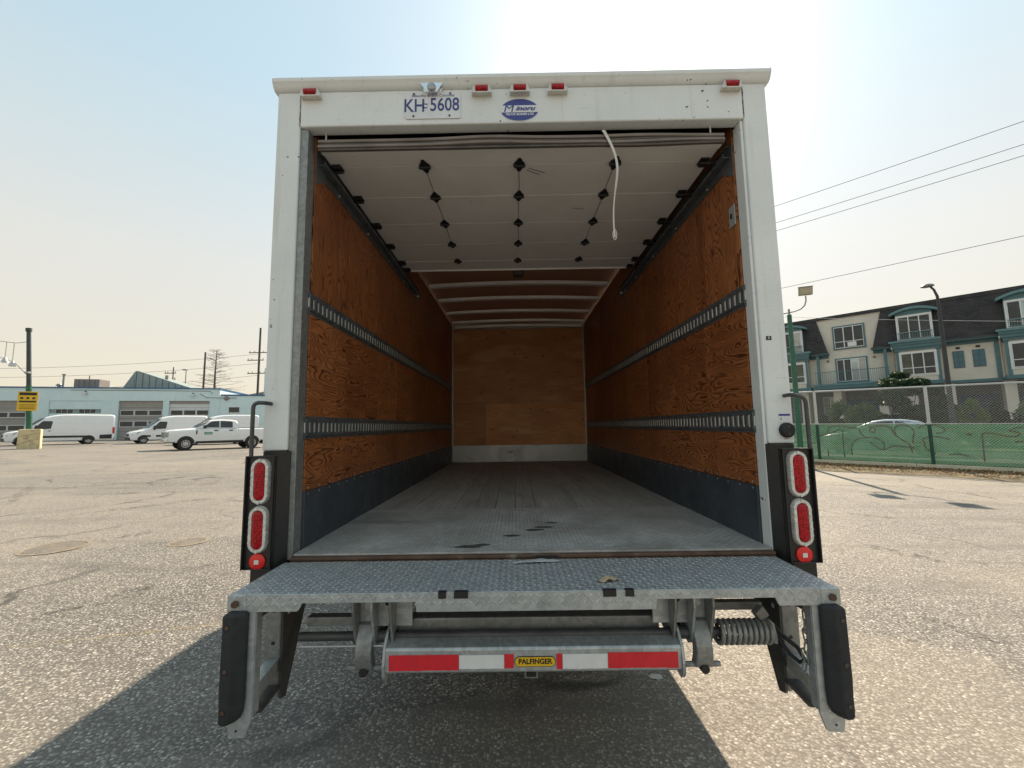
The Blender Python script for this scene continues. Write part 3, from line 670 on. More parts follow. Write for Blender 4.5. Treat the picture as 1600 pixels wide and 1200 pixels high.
for s_, x0 in ((-1, PX0), (1, PX1)):
    # corner block, front upright, rubber buffer, rear upright, rung and gusset
    X = lambda a: x0 - s_ * a                       # a metres inboard of the platform end
    bxs = lambda a, b: sorted((X(a), X(b)))
    T(MB().box(*bxs(-.003, .068), PY0 - .003, PY0 + .03, .976, ZT + .001), 'corner_block', GALV, plat, bevel=.003)
    T(MB().cyl((X(.030), PY0 - .003, 1.005), (X(.030), PY0 - .012, 1.005), .0135, 6), 'bolt', RUST, plat)
    m = MB().prism([(X(.012), PY0 + .004, .9755), (X(.100), PY0 + .004, .9755), (X(.100), PY0 + .004, .60), (X(.080), PY0 + .004, .543), (X(.026), PY0 + .004, .540), (X(.016), PY0 + .004, .60)], (0, .010, 0))
    m.box(*bxs(.093, .100), PY0 + .0142, PY0 + .055, .60, .9755)
    fr = T(m, 'step_leg', GALV, bevel=.003)
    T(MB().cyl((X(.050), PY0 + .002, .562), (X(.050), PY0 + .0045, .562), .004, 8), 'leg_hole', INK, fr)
    # rubber buffer: a block with a sloped inner face, ragged edges and three recessed bolts
    rb = MB(); zsb = [.982, .972, .90, .82, .74, .68, .635, .612, .600]; rr_ = random.Random(5 + s_)
    for i, z in enumerate(zsb):
        e = .012 if i == 0 else (.0 if i < 6 else (.004, .014, .030)[i - 6]); j = rr_.uniform(-.002, .002); f = .006 if i in (0, 8) else 0
        rb.v += [Vector((X(.008 + j + f), PY0 + .003, z)), Vector((X(.006 + j + f), PY0 - .036 + f, z)), Vector((X(.046 - e * .5), PY0 - .040 + f, z)), Vector((X(.080 - e), PY0 - .012, z)), Vector((X(.082 - e), PY0 + .003, z))]
    for i in range(len(zsb) - 1):
        for k in range(5): rb.f.append((i*5+k, i*5+(k+1) % 5, (i+1)*5+(k+1) % 5, (i+1)*5+k))
    rb.f += [(4, 3, 2, 1, 0), tuple(len(zsb)*5 - 5 + k for k in range(5))]
    if s_ > 0: rb.f = [f[::-1] for f in rb.f]
    T(rb, 'rubber_buffer', RUBBER, fr, bevel=.005)
    for z in (.935, .785, .648):
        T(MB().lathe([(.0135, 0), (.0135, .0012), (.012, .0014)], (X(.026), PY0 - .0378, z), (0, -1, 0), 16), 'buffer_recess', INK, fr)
        T(MB().cyl((X(.026), PY0 - .0388, z + .002), (X(.026), PY0 - .0412, z + .002), .0072, 8), 'buffer_bolt', RUST if s_ < 0 else DARKST, fr)
    # rear upright with holes
    ry = 1.90
    m = MB().prism([(X(-.030), ry, ZT - .02), (X(.034), ry, ZT - .02), (X(.034), ry, .50), (X(-.03), ry, .52)], (0, .006, 0)); m.box(*bxs(.034, .0395), ry + .001, ry + .05, .50, ZT - .02)
    ru = T(m, 'rear_upright', GALV_D, fr, bevel=.001, seg=1)
    m = MB()
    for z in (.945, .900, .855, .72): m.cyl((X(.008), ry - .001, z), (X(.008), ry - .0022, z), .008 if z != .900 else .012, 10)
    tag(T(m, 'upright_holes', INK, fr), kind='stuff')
    T(MB().obox((X(.074), PY0 + .020, .668), (X(.010), ry, .628), .052, .055), 'step_rung', GALV, fr, bevel=.003)
    T(MB().obox((X(.074), PY0 + .060, .590), (X(.012), ry + .02, .540), .060, .012), 'lower_plate', DARKST, fr)
    T(MB().obox((X(.070), PY0 + .030, .955), (X(.012), ry, .900), .010, .060), 'upper_brace', DARKST, fr)
    gp = MB().prism([(X(.046), ry - .01, .995), (X(.046), ry + .26, .995), (X(.046), ry + .22, .90), (X(.046), ry + .03, .49), (X(.046), ry - .01, .50)], (-s_ * .010, 0, 0))
    gs = T(gp, 'leg_gusset', DARKST, fr, bevel=.002)
    m = MB()
    for y_, z_ in ((ry + .03, .95), (ry + .03, .84), (ry + .09, .90)): m.cyl((X(.0565), y_, z_), (X(.0585), y_, z_), .010, 10)
    tag(T(m, 'gusset_holes', PLATEW, fr), kind='stuff')

# main cross members
T(MB().box(-.50, .585, 1.805, 1.87, .800, .858), 'cross_beam', GALV_D, bevel=.006)
T(MB().box(-.885, -.655, 1.805, 1.85, .832, .866), 'cross_beam', GALV_D, bevel=.003)
T(MB().box(.80, 1.04, 1.85, 1.89, .856, .888), 'cross_beam', GALV_D, bevel=.003)
T(MB().cyl((-.895, 1.775, .806), (.83, 1.775, .806), .0175, 16), 'torsion_bar', DARKST, smooth=40)
T(MB().cyl((-.88, 1.742, .783), (.65, 1.742, .783), .0045, 8), 'release_rod', ALU_D, smooth=40)
T(MB().box(-1.0, 1.10, 2.03, 2.09, .86, .985), 'chassis_cross_member', BLACKP, bevel=.004)
for s_, cx in ((-1, -.585), (1, .700)):
    X = lambda a: cx + s_ * a                      # a: metres outboard
    br = None
    for k, a in enumerate((-.085, -.012, .062)):
        P = [(X(a), 1.70, .998), (X(a), 1.95, .998), (X(a), 1.95, .84), (X(a), 1.81, .775), (X(a), 1.775, .768), (X(a), 1.745, .785), (X(a), 1.700, .93)]
        o = T(MB().prism(P, (s_ * .010, 0, 0)), 'hinge_plate', GALV_D if k != 1 else GALV, bevel=.003)
    T(MB().box(*sorted((X(-.15), X(.066))), 1.775, 1.787, .842, .998), 'hinge_back_plate', GALV, bevel=.003)
    T(MB().cyl((X(.026), 1.7745, .930), (X(.026), 1.758, .930), .020, 6), 'hinge_bolt', GALV, bevel=.002)
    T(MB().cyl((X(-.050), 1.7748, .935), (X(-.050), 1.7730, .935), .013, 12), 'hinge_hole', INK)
    T(MB().cyl((X(-.085), 1.775, .806), (X(.085), 1.775, .806), .024, 16), 'hinge_sleeve', DARKST, smooth=40)
    # curved swing arm with pin lugs at the foot
    m = MB(); N = 10
    for i in range(N + 1):
        u = i / N; y = 1.755 - .035 * math.sin(u * PI * .9) - .02 * u; z = .862 - .165 * u; hw = .036 - .004 * math.sin(u * PI)
        m.v += [Vector((X(.028) - hw, y, z)), Vector((X(.028) + hw, y, z)), Vector((X(.028) + hw, y + .055 - .012 * u, z)), Vector((X(.028) - hw, y + .055 - .012 * u, z))]
    for i in range(N):
        for k in range(4): m.f.append((i*4+k, (i+1)*4+k, (i+1)*4+(k+1) % 4, i*4+(k+1) % 4))
    m.f += [(0, 1, 2, 3), (N*4+3, N*4+2, N*4+1, N*4)]
    arm = T(m, 'swing_arm', GALV_D, bevel=.005)
    T(MB().cyl((X(.028) - .068, 1.742, .702), (X(.028) + .068, 1.742, .702), .0105, 10), 'arm_pin', GALV_D, arm)
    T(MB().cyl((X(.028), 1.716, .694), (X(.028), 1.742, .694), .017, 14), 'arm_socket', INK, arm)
    T(MB().obox((X(-.03), 1.81, .80), (X(-.055), 2.05, .62), .020, .060), 'lift_arm', BLACKP, bevel=.003)
# coil spring on the right hand hinge
m = MB(); path = []; turns = 10; N = turns * 16
for i in range(N + 1):
    a = 2 * PI * turns * i / N; path.append((.800 + .215 * i / N, 1.775 + .040 * math.sin(a), .806 + .040 * math.cos(a)))
spg = T(m.tube(path, .0092, 7), 'coil_spring', GALV_D, smooth=60)
T(MB().tube([path[-1], (1.028, 1.77, .835), (1.036, 1.765, .78), (1.032, 1.76, .765)], .010, 8), 'spring_end', GALV_D, spg, smooth=60)
T(MB().obox((.975, 1.78, .858), (1.01, 1.79, .885), .03, .05), 'spring_clip', GALV_D, spg, bevel=.004)
# chain with a tarred strap
lk = MB(); lk.tube([(.0095 * math.cos(a), 0, .017 * math.sin(a) + (.009 if math.sin(a) > 0 else -.009)) for a in [2*PI*k/14 for k in range(14)]], .0032, 6, True)
chain = T(MB().cyl((1.095, 1.655, .985), (1.095, 1.655, .962), .008, 8), 'chain_hanger', GALV)
l0 = None
for i in range(7):
    z = .950 - i * .036; x = 1.095 - .002 * i - .0012 * max(0, i - 3) ** 2
    if l0 is None: l0 = lk.build('chain_link', GALV_D, chain, smooth=60); o = l0
    else: o = copy_part(l0, chain)
    o.location = Vector((x, 1.655 + .004 * (i % 2), z)) - TO; o.rotation_euler = (0, .06 * i, (i % 2) * PI / 2 + .3)
T(MB().tube([(1.03, 1.80, .83), (1.055, 1.77, .775), (1.075, 1.74, .735), (1.098, 1.72, .715), (1.112, 1.71, .73), (1.10, 1.73, .765), (1.07, 1.77, .79)], .0085, 8), 'tarred_strap', RUBBER, smooth=60)
T(MB().tube([(1.02, 1.81, .86), (1.06, 1.80, .81), (1.09, 1.79, .77), (1.12, 1.78, .75)], .005, 6), 'hydraulic_hose', RUBBER, smooth=60)

# under-run bumper with reflective tape
prof = [(1.705, .700), (1.700, .706), (1.700, .784), (1.706, .792), (1.775, .808), (1.775, .800), (1.712, .785), (1.708, .781), (1.708, .708), (1.712, .704), (1.775, .704), (1.775, .697), (1.711, .697)]
bm_ = T(MB().prism([(-.520, y, z) for y, z in prof], (1.150, 0, 0)), 'rear_bumper', GALV, bevel=.0015, seg=1)
for x in (-.531, .631):
    P = [(x, 1.690, .73), (x, 1.695, .69), (x, 1.715, .668), (x, 1.75, .672), (x, 1.80, .70), (x, 1.83, .82), (x, 1.815, .845), (x, 1.775, .850), (x, 1.745, .835), (x, 1.705, .79)]
    T(MB().prism(P, (.0105 if x > 0 else .0105, 0, 0)), 'bumper_end_plate', GALV, bm_, bevel=.003)
def tape(x0, x1, z0, z1, mt, name):
    m = MB(); N = 14
    for i in range(N + 1):
        x = x0 + (x1 - x0) * i / N; y = 1.6985 - random.uniform(0, .0010); w0 = random.uniform(-.0012, .0012)
        m.v += [Vector((x, y, z0 + w0)), Vector((x, y, z1 + w0 * .8)), Vector((x, 1.6996, z0)), Vector((x, 1.6996, z1))]
    for i in range(N):
        a = i * 4; b = a + 4; m.f += [(a, b, b+1, a+1), (a+1, b+1, b+3, a+3), (a, a+2, b+2, b)]
    T(m, name, mt, bm_)
tape(-.506, -.234, .711, .768, TAPE_R, 'reflective_tape'); tape(-.232, -.058, .716, .766, TAPE_W, 'reflective_tape'); tape(-.056, -.020, .717, .768, TAPE_R, 'reflective_tape')
tape(.146, .168, .712, .768, TAPE_R, 'reflective_tape'); tape(.170, .344, .713, .766, TAPE_W, 'reflective_tape'); tape(.346, .617, .713, .770, TAPE_R, 'reflective_tape')
cx, cz = .063, .741
P = [(cx + s * .061 + .0185 * math.cos(a), 1.6965, cz + .0185 * math.sin(a)) for s, rng in ((1, range(-6, 7)), (-1, range(6, 19))) for a in [k * PI / 12 for k in rng]]
bo = T(MB().prism(P, (0, .003, 0)), 'name_plate', INK, bm_)
P = [(cx + s * .061 + .0165 * math.cos(a), 1.6957, cz + .0165 * math.sin(a)) for s, rng in ((1, range(-6, 7)), (-1, range(6, 19))) for a in [k * PI / 12 for k in rng]]
T(MB().prism(P, (0, .0008, 0)), 'name_plate_face', YEL, bm_)
text_part('name_plate_lettering', 'PALFINGER', .0265, INK, bm_, (cx, 1.6955, cz + .0005), RX, UZ, TO, bold=.0009, xs=.98)
# hitch and hanging bits under the bumper
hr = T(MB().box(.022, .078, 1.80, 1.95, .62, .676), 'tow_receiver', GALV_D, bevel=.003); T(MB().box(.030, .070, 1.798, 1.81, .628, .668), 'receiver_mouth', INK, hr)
T(MB().box(-.035, .018, 1.90, 1.91, .60, .68), 'receiver_lug', GALV_D, hr, bevel=.003)
T(MB().box(-.205, -.160, 1.95, 1.975, .545, .70), 'hanging_bracket', DARKST, bevel=.004)
# chassis, running gear and cab (mostly hidden below and ahead of the box)
for x in (-.38, .46): T(MB().box(x, x + .07, 2.1, 9.1, .72, .93), 'chassis_rail', BLACKP)
T(MB().cyl((-.9, 5.0, .48), (1.0, 5.0, .48), .09, 12), 'rear_axle', BLACKP)
def truck_wheel(x, y, r=.48, wd=.24):
    m = MB().lathe([(r * .58, -wd/2), (r * .9, -wd/2), (r, -wd/2 + .04), (r, wd/2 - .04), (r * .9, wd/2), (r * .58, wd/2)], (x, y, r + gz(x)), (1, 0, 0), 32)
    o = T(m, 'wheel', TYRE, smooth=40); T(MB().lathe([(r * .56, -.06), (r * .3, -.02), (r * .2, .03), (.05, .05)], (x, y, r + gz(x)), (1, 0, 0), 24), 'rim', RIM, o, smooth=40)
for x in (-1.09, -.80, .92, 1.21): truck_wheel(x, 5.0)
for x in (-1.02, 1.14): truck_wheel(x, 8.75)
for x in (-1.20, .80): T(MB().box(x, x + .52, 4.36, 4.37, .28, .88), 'mud_flap', RUBBER)
T(MB().box(XL + .03, XL + .07, 2.3, 7.0, .80, .93), 'side_rail', BLACKP); T(MB().box(XR - .07, XR - .03, 2.3, 7.0, .80, .93), 'side_rail', BLACKP)
cabp = [(7.3, .75), (7.3, 2.55), (7.9, 2.62), (8.6, 2.45), (9.05, 1.75), (9.75, 1.55), (9.85, .60), (7.6, .60)]
T(MB().prism([(-.98, y, z) for y, z in cabp], (2.08, 0, 0)), 'cab', WHITE, bevel=.06, seg=3)

# ------------------------------------------------------------------ lot details
def gpt(x, y, h=0): return Vector((x, y, gz(x) + h))
for (x, y, r, lab) in ((-6.29, 5.75, .36, 'larger round manhole cover in the asphalt on the left'), (-4.70, 6.05, .25, 'smaller round drain cover in the asphalt nearer the truck')):
    o = empty('manhole_cover', gpt(x, y)); tag(o, lab, 'manhole', 'iron covers set in the lot')
    CI = M('worn_cast_iron', (.19, .175, .15), .6, .3, .25, 14, .3, 60, (.24, .20, .14), 6, .5, .65)
    MB().lathe([(r, -.01), (r, .006), (r - .02, .009), (r - .05, .009), (r - .055, .002)], (0, 0, 0), UZ, 36).build('frame_ring', M('worn_iron_ring', (.21, .18, .135), .75, .1, .3, 14), o, smooth=30)
    c = MB().lathe([(r - .06, -.01), (r - .06, .007), (.01, .0075)], (0, 0, 0), UZ, 32).build('lid', CI, o, smooth=30)
    m = MB()
    for i in range(-4, 5): m.box(i * r / 6 - .01, i * r / 6 + .01, -math.sqrt(max(.0, (r * .78) ** 2 - (i * r / 6) ** 2)), math.sqrt(max(.0, (r * .78) ** 2 - (i * r / 6) ** 2)), .007, .0105)
    tag(m.build('lid_ribs', CI, o), kind='stuff')
def worn_paint(name, col):
    t = NT(name); v = t.obj(); t.set(t.mix(t.noise(v, 5, 4), col, tuple(c * .7 for c in col)), .8)
    tr = t.n('BsdfTransparent'); mx = t.n('MixShader'); f = t.ramp(t.noise(v, 38, 6, .7), [(.50, 0.), (.64, .6)])
    t.l(f, mx.inputs[0]); t.l(tr.outputs[0], mx.inputs[1]); t.l(t.b.outputs[0], mx.inputs[2]); t.l(mx.outputs[0], t.out.inputs[0]); return t.m
WORNY = worn_paint('worn_yellow_line_paint', (.50, .36, .12)); WORNW = worn_paint('worn_white_line_paint', (.55, .53, .48))
def line(a, b, wd, mt, nm='parking_line'):
    a, b = Vector((a[0], a[1], 0)), Vector((b[0], b[1], 0)); d = (b - a).normalized(); n_ = Vector((-d.y, d.x, 0)) * wd / 2
    m = MB().add([(p.x, p.y, gz(p.x) + .004) for p in (a - n_, b - n_, b + n_, a + n_)], [(0, 1, 2, 3)]); tag(m.build(nm, mt), kind='structure')
line((-3.55, 3.30), (-2.5, 3.62), .05, WORNY); line((-6.8, 2.6), (-3.6, 3.28), .03, WORNY)
for k in range(4): line((-26 - k * 4.4, 24 + k * 2.6), (-23.2 - k * 4.4, 28 + k * 2.6), .12, WORNW)

# ------------------------------------------------------------------ vehicles
def loft(rings, closed_ends=True):
    m = MB(); n = len(rings[0])
    for r in rings: m.v += [Vector(p) for p in r]
    for i in range(len(rings) - 1):
        for k in range(n): m.f.append((i*n+k, i*n+(k+1) % n, (i+1)*n+(k+1) % n, (i+1)*n+k))
    if closed_ends: m.f += [tuple(range(n))[::-1], tuple((len(rings)-1)*n + k for k in range(n))]
    return m
def lerp_tab(tab, x):
    if x <= tab[0][0]: return tab[0][1]
    for (a, va), (b, vb) in zip(tab, tab[1:]):
        if x <= b: return va + (vb - va) * (x - a) / (b - a)
    return tab[-1][1]
class Body:
    "front at x=0, rear at x=L, y lateral, z up; half width W(x)*G(z)"
    def __init__(s, bot, top, wid, prof): s.bot, s.top, s.wid, s.prof = bot, top, wid, prof
    def hw(s, x, z): return lerp_tab(s.wid, x) * lerp_tab(s.prof, z)
    def ring(s, x):
        zb, zt = lerp_tab(s.bot, x), lerp_tab(s.top, x); R = []; h = zt - zb; c = min(.16, h * .3)
        zs = [zb, zb + .06] + [zb + .06 + (h - .06 - c) * k / 6 for k in range(1, 7)]
        half = [(s.hw(x, zb) * .90, zb)] + [(s.hw(x, z), z) for z in zs[1:]]
        w0 = s.hw(x, zs[-1])
        half += [(w0 - c * .12, zt - c * .55), (w0 - c * .45, zt - c * .18), (w0 - c * 1.1, zt - .008), (w0 * .4, zt)]
        return [(x, y, z) for y, z in half] + [(x, -y, z) for y, z in reversed(half)]
    def mesh(s, xs): return loft([s.ring(x) for x in xs])
    def panel(s, pts, side, th=.006, inset=0.0):
        "window or trim lying on the side of the body; polygon in (x, z)"
        P = [(x, side * (s.hw(x, z) + th - inset), z) for x, z in pts]
        return MB().prism(P, (0, -side * .02, 0))
def wheel(parent, x, y, r, side, rim=RIM, spokes=0, wd=.24):
    y0 = y - side * wd; o = MB().lathe([(r * .6, .08), (r * .62, 0), (r * .93, .0), (r, .035), (r, wd - .035), (r * .93, wd), (r * .66, wd), (r * .64, wd - .10)], (x, y0, r), (0, side, 0), 28).build('wheel', TYRE, parent, smooth=40)
    MB().lathe([(r * .63, wd - .06), (r * .60, wd - .01), (r * .54, wd - .02), (r * .50, wd - .06), (r * .22, wd - .03), (r * .20, wd - .005), (.02, wd)], (x, y0, r), (0, side, 0), 24).build('rim', rim, o, smooth=35)
    if spokes:
        m = MB()
        for k in range(spokes):
            a = 2 * PI * k / spokes; a2 = a + PI / spokes
            m.obox((x + math.cos(a) * r * .2, y0 + side * (wd - .012), r + math.sin(a) * r * .2), (x + math.cos(a) * r * .55, y0 + side * (wd - .016), r + math.sin(a) * r * .55), .055, .02, up=(0, 1, 0))
        m.build('spokes', rim, o)
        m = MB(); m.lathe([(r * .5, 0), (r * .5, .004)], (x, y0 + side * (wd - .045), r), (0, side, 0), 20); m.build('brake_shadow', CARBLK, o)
    return o
def arch(parent, body, x, r, side, name='wheel_arch'):
    w_ = body.hw(x, .6); n = 20
    P = [(x + r * math.cos(a), side * (w_ + .004), max(lerp_tab(body.bot, x) - .01, .38 + r * math.sin(a))) for a in [PI * k / n for k in range(n + 1)]]
    MB().prism(P, (0, -side * .12, 0)).build(name, CARBLK, parent)
TAILR = M('red_tail_lamp', (.45, .015, .02), .2, 0, .1, 20)
def make_van(L=6.0, roof=2.68, glow=None):
    o = empty('cargo_van', (0, 0, 0))
    b = Body([(0, .42), (.15, .30), (L - .2, .34), (L, .42)],
             [(0, .86), (.06, 1.0), (.25, 1.12), (.9, 1.27), (1.22, 1.40), (1.75, 1.93), (2.2, 2.34), (2.6, 2.54), (3.1, roof - .05), (3.8, roof), (L - .25, roof + .02), (L - .06, roof - .03), (L, roof - .14)],
             [(0, .72), (.06, .84), (.3, .95), (.9, 1.0), (1.5, 1.02), (L - .15, 1.02), (L, .97)], [(0, .95), (.5, 1.0), (1.15, 1.0), (1.9, .955), (2.7, .87)])
    xs = [0, .03, .06, .12, .25, .45, .7, .9, 1.08, 1.22, 1.4, 1.6, 1.75, 1.95, 2.2, 2.4, 2.6, 2.85, 3.1, 3.5, 4.0, L - 1.2, L - .6, L - .25, L - .12, L - .06, L]
    b.mesh(xs).build('body', CARW, o, smooth=38)
    for s_ in (-1, 1):
        b.panel([(1.58, 1.42), (2.02, 2.02), (2.12, 2.08), (2.62, 2.08), (2.66, 1.98), (2.58, 1.42), (2.1, 1.36)], s_).build('side_window', GLASS_D, o)
        b.panel([(.62, .55), (1.0, .80), (2.75, .80), (L - 1.9, .80), (L - 1.9, .62), (1.0, .62)], s_, .012).build('side_moulding', CARBLK, o)
        b.panel([(L - 1.0, .84), (L - .16, .88), (L - .16, .47), (L - 1.0, .47)], s_, .014).build('rear_cladding', CARBLK, o)
        for x in (.98, L - 1.40 if L < 6.3 else L - 1.72):
            arch(o, b, x, .44, s_); wheel(o, x, s_ * 1.03, .355, s_, M('steel_wheel', (.42, .42, .43), .4, .3))
        hl = b.panel([(.10, .80), (.18, .92), (.62, 1.12), (.72, 1.10), (.50, .90), (.2, .78)], s_, .012); hl.build('headlamp', HEADL, o)
        MB().box(L - .16, L + .012, *sorted((s_ * .80, s_ * 1.028)), .95, 1.55).build('tail_lamp', TAILR, o, bevel=.03)
        # pressed panel lines: door gaps and swage lines
        for x in (1.62, 2.72, 4.02):
            b.panel([(x, .84), (x + .018, .84), (x + .018, 1.40), (x, 1.40)], s_, .002).build('door_gap', CARBLK, o)
        for z in (1.02, 1.93, 2.28):
            MB().prism([(2.85, s_ * (b.hw(3, z) + .004), z), (L - .35, s_ * (b.hw(L - .35, z) + .004), z), (L - .35, s_ * (b.hw(L - .35, z + .03) + .012), z + .03), (2.85, s_ * (b.hw(3, z + .03) + .012), z + .03)], (0, -s_ * .03, 0)).build('swage_line', CARW, o)
        b.panel([(2.42, 1.20), (2.60, 1.20), (2.60, 1.25), (2.42, 1.25)], s_, .02).build('door_handle', CARBLK, o)
        m = MB().box(1.62, 1.78, *sorted((s_ * 1.05, s_ * 1.28)), 1.30, 1.70); m.build('door_mirror', CARBLK, o, bevel=.04)
    # windscreen lies on the sloping nose
    W = [(1.30, 1.47), (1.75, 1.945), (2.22, 2.372)]
    P = [(x - .012, -b.hw(x, z) * .90, z + .010) for x, z in W] + [(x - .012, b.hw(x, z) * .90, z + .010) for x, z in reversed(W)]
    MB().add([Vector(p) for p in P] + [Vector(p) + Vector((.03, 0, -.03)) for p in P], [(0, 1, 4, 5), (1, 2, 3, 4)]).build('windscreen', GLASS_D, o)
    MB().box(-.03, .14, -.80, .80, .34, .62).build('front_bumper', CARBLK, o, bevel=.05, seg=3)
    MB().box(-.012, .05, -.55, .55, .66, .92).build('grille', CARBLK, o, bevel=.02)
    MB().box(L - .10, L + .06, -.95, .95, .40, .62).build('rear_bumper', CARBLK, o, bevel=.04)
    return o
def place(o, fx, fy, ang):
    "front of the vehicle at fx, fy; its rear points ang degrees right of straight ahead"
    o.location = gpt(fx, fy); o.rotation_euler = (0, 0, PI / 2 - math.radians(ang))
    # lie on the slope
    a = math.radians(ang); o.rotation_euler = (Matrix.Rotation(-SLOPE, 4, 'Y') @ Matrix.Rotation(PI / 2 - a, 4, 'Z')).to_euler()
GRP = 'white vehicles parked by the blue building'
v1 = make_van(6.7, 2.72); place(v1, -43.0, 34.4, 34); tag(v1, 'long white cargo van partly hidden behind the yellow-signed pole', 'van', GRP)
v2 = make_van(5.98, 2.70); place(v2, -36.35, 38.55, 36); tag(v2, 'white cargo van between the long van and the pickup', 'van', GRP)
v3 = copy_tree(v2); place(v3, -29.4, 35.9, 40); tag(v3, 'white cargo van standing just behind the pickup truck', 'van', GRP)
v4 = copy_tree(v2); place(v4, -25.6, 40.4, 40); tag(v4, 'white van at far right of the row, beside the truck corner', 'van', GRP)

def make_pickup():
    o = empty('pickup_truck', (0, 0, 0)); L = 6.35
    b = Body([(0, .52), (.2, .50), (L, .58)], [(0, 1.08), (.05, 1.22), (.25, 1.30), (.9, 1.36), (1.75, 1.42), (1.80, 1.42), (4.05, 1.42), (4.10, 1.42), (L - .05, 1.45), (L, 1.40)],
             [(0, .90), (.1, .97), (.4, 1.01), (L - .05, 1.01), (L, .98)], [(0, .94), (.6, .97), (.95, 1.0), (1.25, 1.0), (1.45, .965)])
    b.mesh([0, .05, .12, .25, .5, .9, 1.3, 1.75, 2.4, 3.2, 4.05, 4.6, 5.4, L - .12, L - .05, L]).build('body', CARW, o, smooth=38)
    c = Body([(0, 1.38), (9, 1.38)], [(1.62, 1.44), (2.0, 1.66), (2.42, 1.92), (2.7, 1.99), (3.2, 2.02), (3.75, 1.99), (3.98, 1.93), (4.08, 1.75)], [(1.62, .90), (2.4, .93), (4.08, .92)], [(1.3, 1.04), (1.45, 1.03), (2.0, .88)])
    c.mesh([1.62, 1.8, 2.0, 2.2, 2.42, 2.55, 2.7, 3.2, 3.75, 3.9, 3.98, 4.08]).build('cab', CARW, o, smooth=38)
    for s_ in (-1, 1):
        c.panel([(1.98, 1.47), (2.36, 1.80), (2.50, 1.88), (2.92, 1.90), (2.92, 1.46)], s_, .012).build('side_window', GLASS_D, o)
        c.panel([(2.99, 1.46), (2.99, 1.90), (3.62, 1.88), (3.74, 1.82), (3.74, 1.46)], s_, .012).build('side_window', GLASS_D, o)
        for x in (1.82, 2.95, 3.82):
            b.panel([(x, .72), (x + .016, .72), (x + .016, 1.38), (x, 1.38)], s_, .002).build('door_gap', CARBLK, o)
        b.panel([(4.09, .66), (4.13, .66), (4.13, 1.40), (4.09, 1.40)], s_, .002).build('bed_gap', CARBLK, o)
        for x in (2.62, 3.52): b.panel([(x, 1.24), (x + .24, 1.24), (x + .24, 1.31), (x, 1.31)], s_, .03).build('door_handle', CARBLK, o)
        for x in (1.05, 5.02):
            w_ = b.hw(x, .8); n = 18
            for r_, mt, nm, d in ((.56, CARW, 'wheel_arch_lip', .03), (.50, CARBLK, 'wheel_arch', .036)):
                P = [(x + r_ * math.cos(a), s_ * (w_ + d), max(.50, .42 + r_ * math.sin(a))) for a in [PI * k / n for k in range(n + 1)]]
                MB().prism(P, (0, -s_ * .14, 0)).build(nm, mt, o)
            wheel(o, x, s_ * 1.06, .42, s_, RIM, 8, .27)
        MB().box(1.6, 4.35, *sorted((s_ * .88, s_ * 1.06)), .42, .50).build('running_board', CARBLK, o, bevel=.02)
        MB().box(1.95, 2.12, *sorted((s_ * 1.04, s_ * 1.34)), 1.40, 1.62).build('door_mirror', CARBLK, o, bevel=.04)
        MB().box(-.03, .16, *sorted((s_ * .56, s_ * .97)), .86, 1.16).build('headlamp', HEADL, o, bevel=.03)
        MB().box(L - .1, L + .01, *sorted((s_ * .80, s_ * 1.0)), .95, 1.35).build('tail_lamp', TAILR, o, bevel=.02)
        b.panel([(1.58, 1.02), (1.66, 1.06), (1.66, 1.30), (1.58, 1.26)], s_, .01).build('fender_vent', CARBLK, o)
    sgn = b.panel([(2.06, 1.00), (2.52, 1.00), (2.52, 1.16), (2.06, 1.16)], -1, .01).build('door_sign', M('green_door_sign', (.012, .21, .09), .5), o)
    b.panel([(2.12, 1.065), (2.46, 1.065), (2.46, 1.10), (2.12, 1.10)], -1, .013).build('door_sign_band', CARW, sgn)
    sgn = b.panel([(2.06, 1.00), (2.52, 1.00), (2.52, 1.16), (2.06, 1.16)], 1, .01).build('door_sign', MATS['green_door_sign'], o)
    W = [(1.70, 1.50), (2.02, 1.70), (2.40, 1.925)]
    P = [(x - .02, -.80, z + .008) for x, z in W] + [(x - .02, .80, z + .008) for x, z in reversed(W)]
    MB().add(P + [(x + .03, y, z - .03) for x, y, z in P], [(0, 1, 4, 5), (1, 2, 3, 4)]).build('windscreen', GLASS_D, o)
    MB().box(-.05, .05, -.56, .56, .80, 1.18).build('grille', M('chrome_grille', (.45, .45, .46), .25, .8, .4, 30), o, bevel=.02)
    for z in (.88, .99, 1.10): MB().box(-.065, -.048, -.52, .52, z - .025, z + .025).build('grille_bar', CARBLK, o)
    MB().box(-.14, .10, -.98, .98, .52, .76).build('front_bumper', CHROME, o, bevel=.04, seg=3)
    MB().box(L - .04, L + .16, -.95, .95, .56, .76).build('rear_bumper', CHROME, o, bevel=.04)
    # open cargo bed
    MB().box(4.16, L - .08, -.84, .84, 1.445, 1.462).build('bed_cover', CARBLK, o)
    return o
pk = make_pickup(); pk.scale = (1, 1, 1.06); place(pk, -23.95, 28.05, 42); tag(pk, 'white crew-cab pickup with a green sign on its front door', 'pickup', GRP)

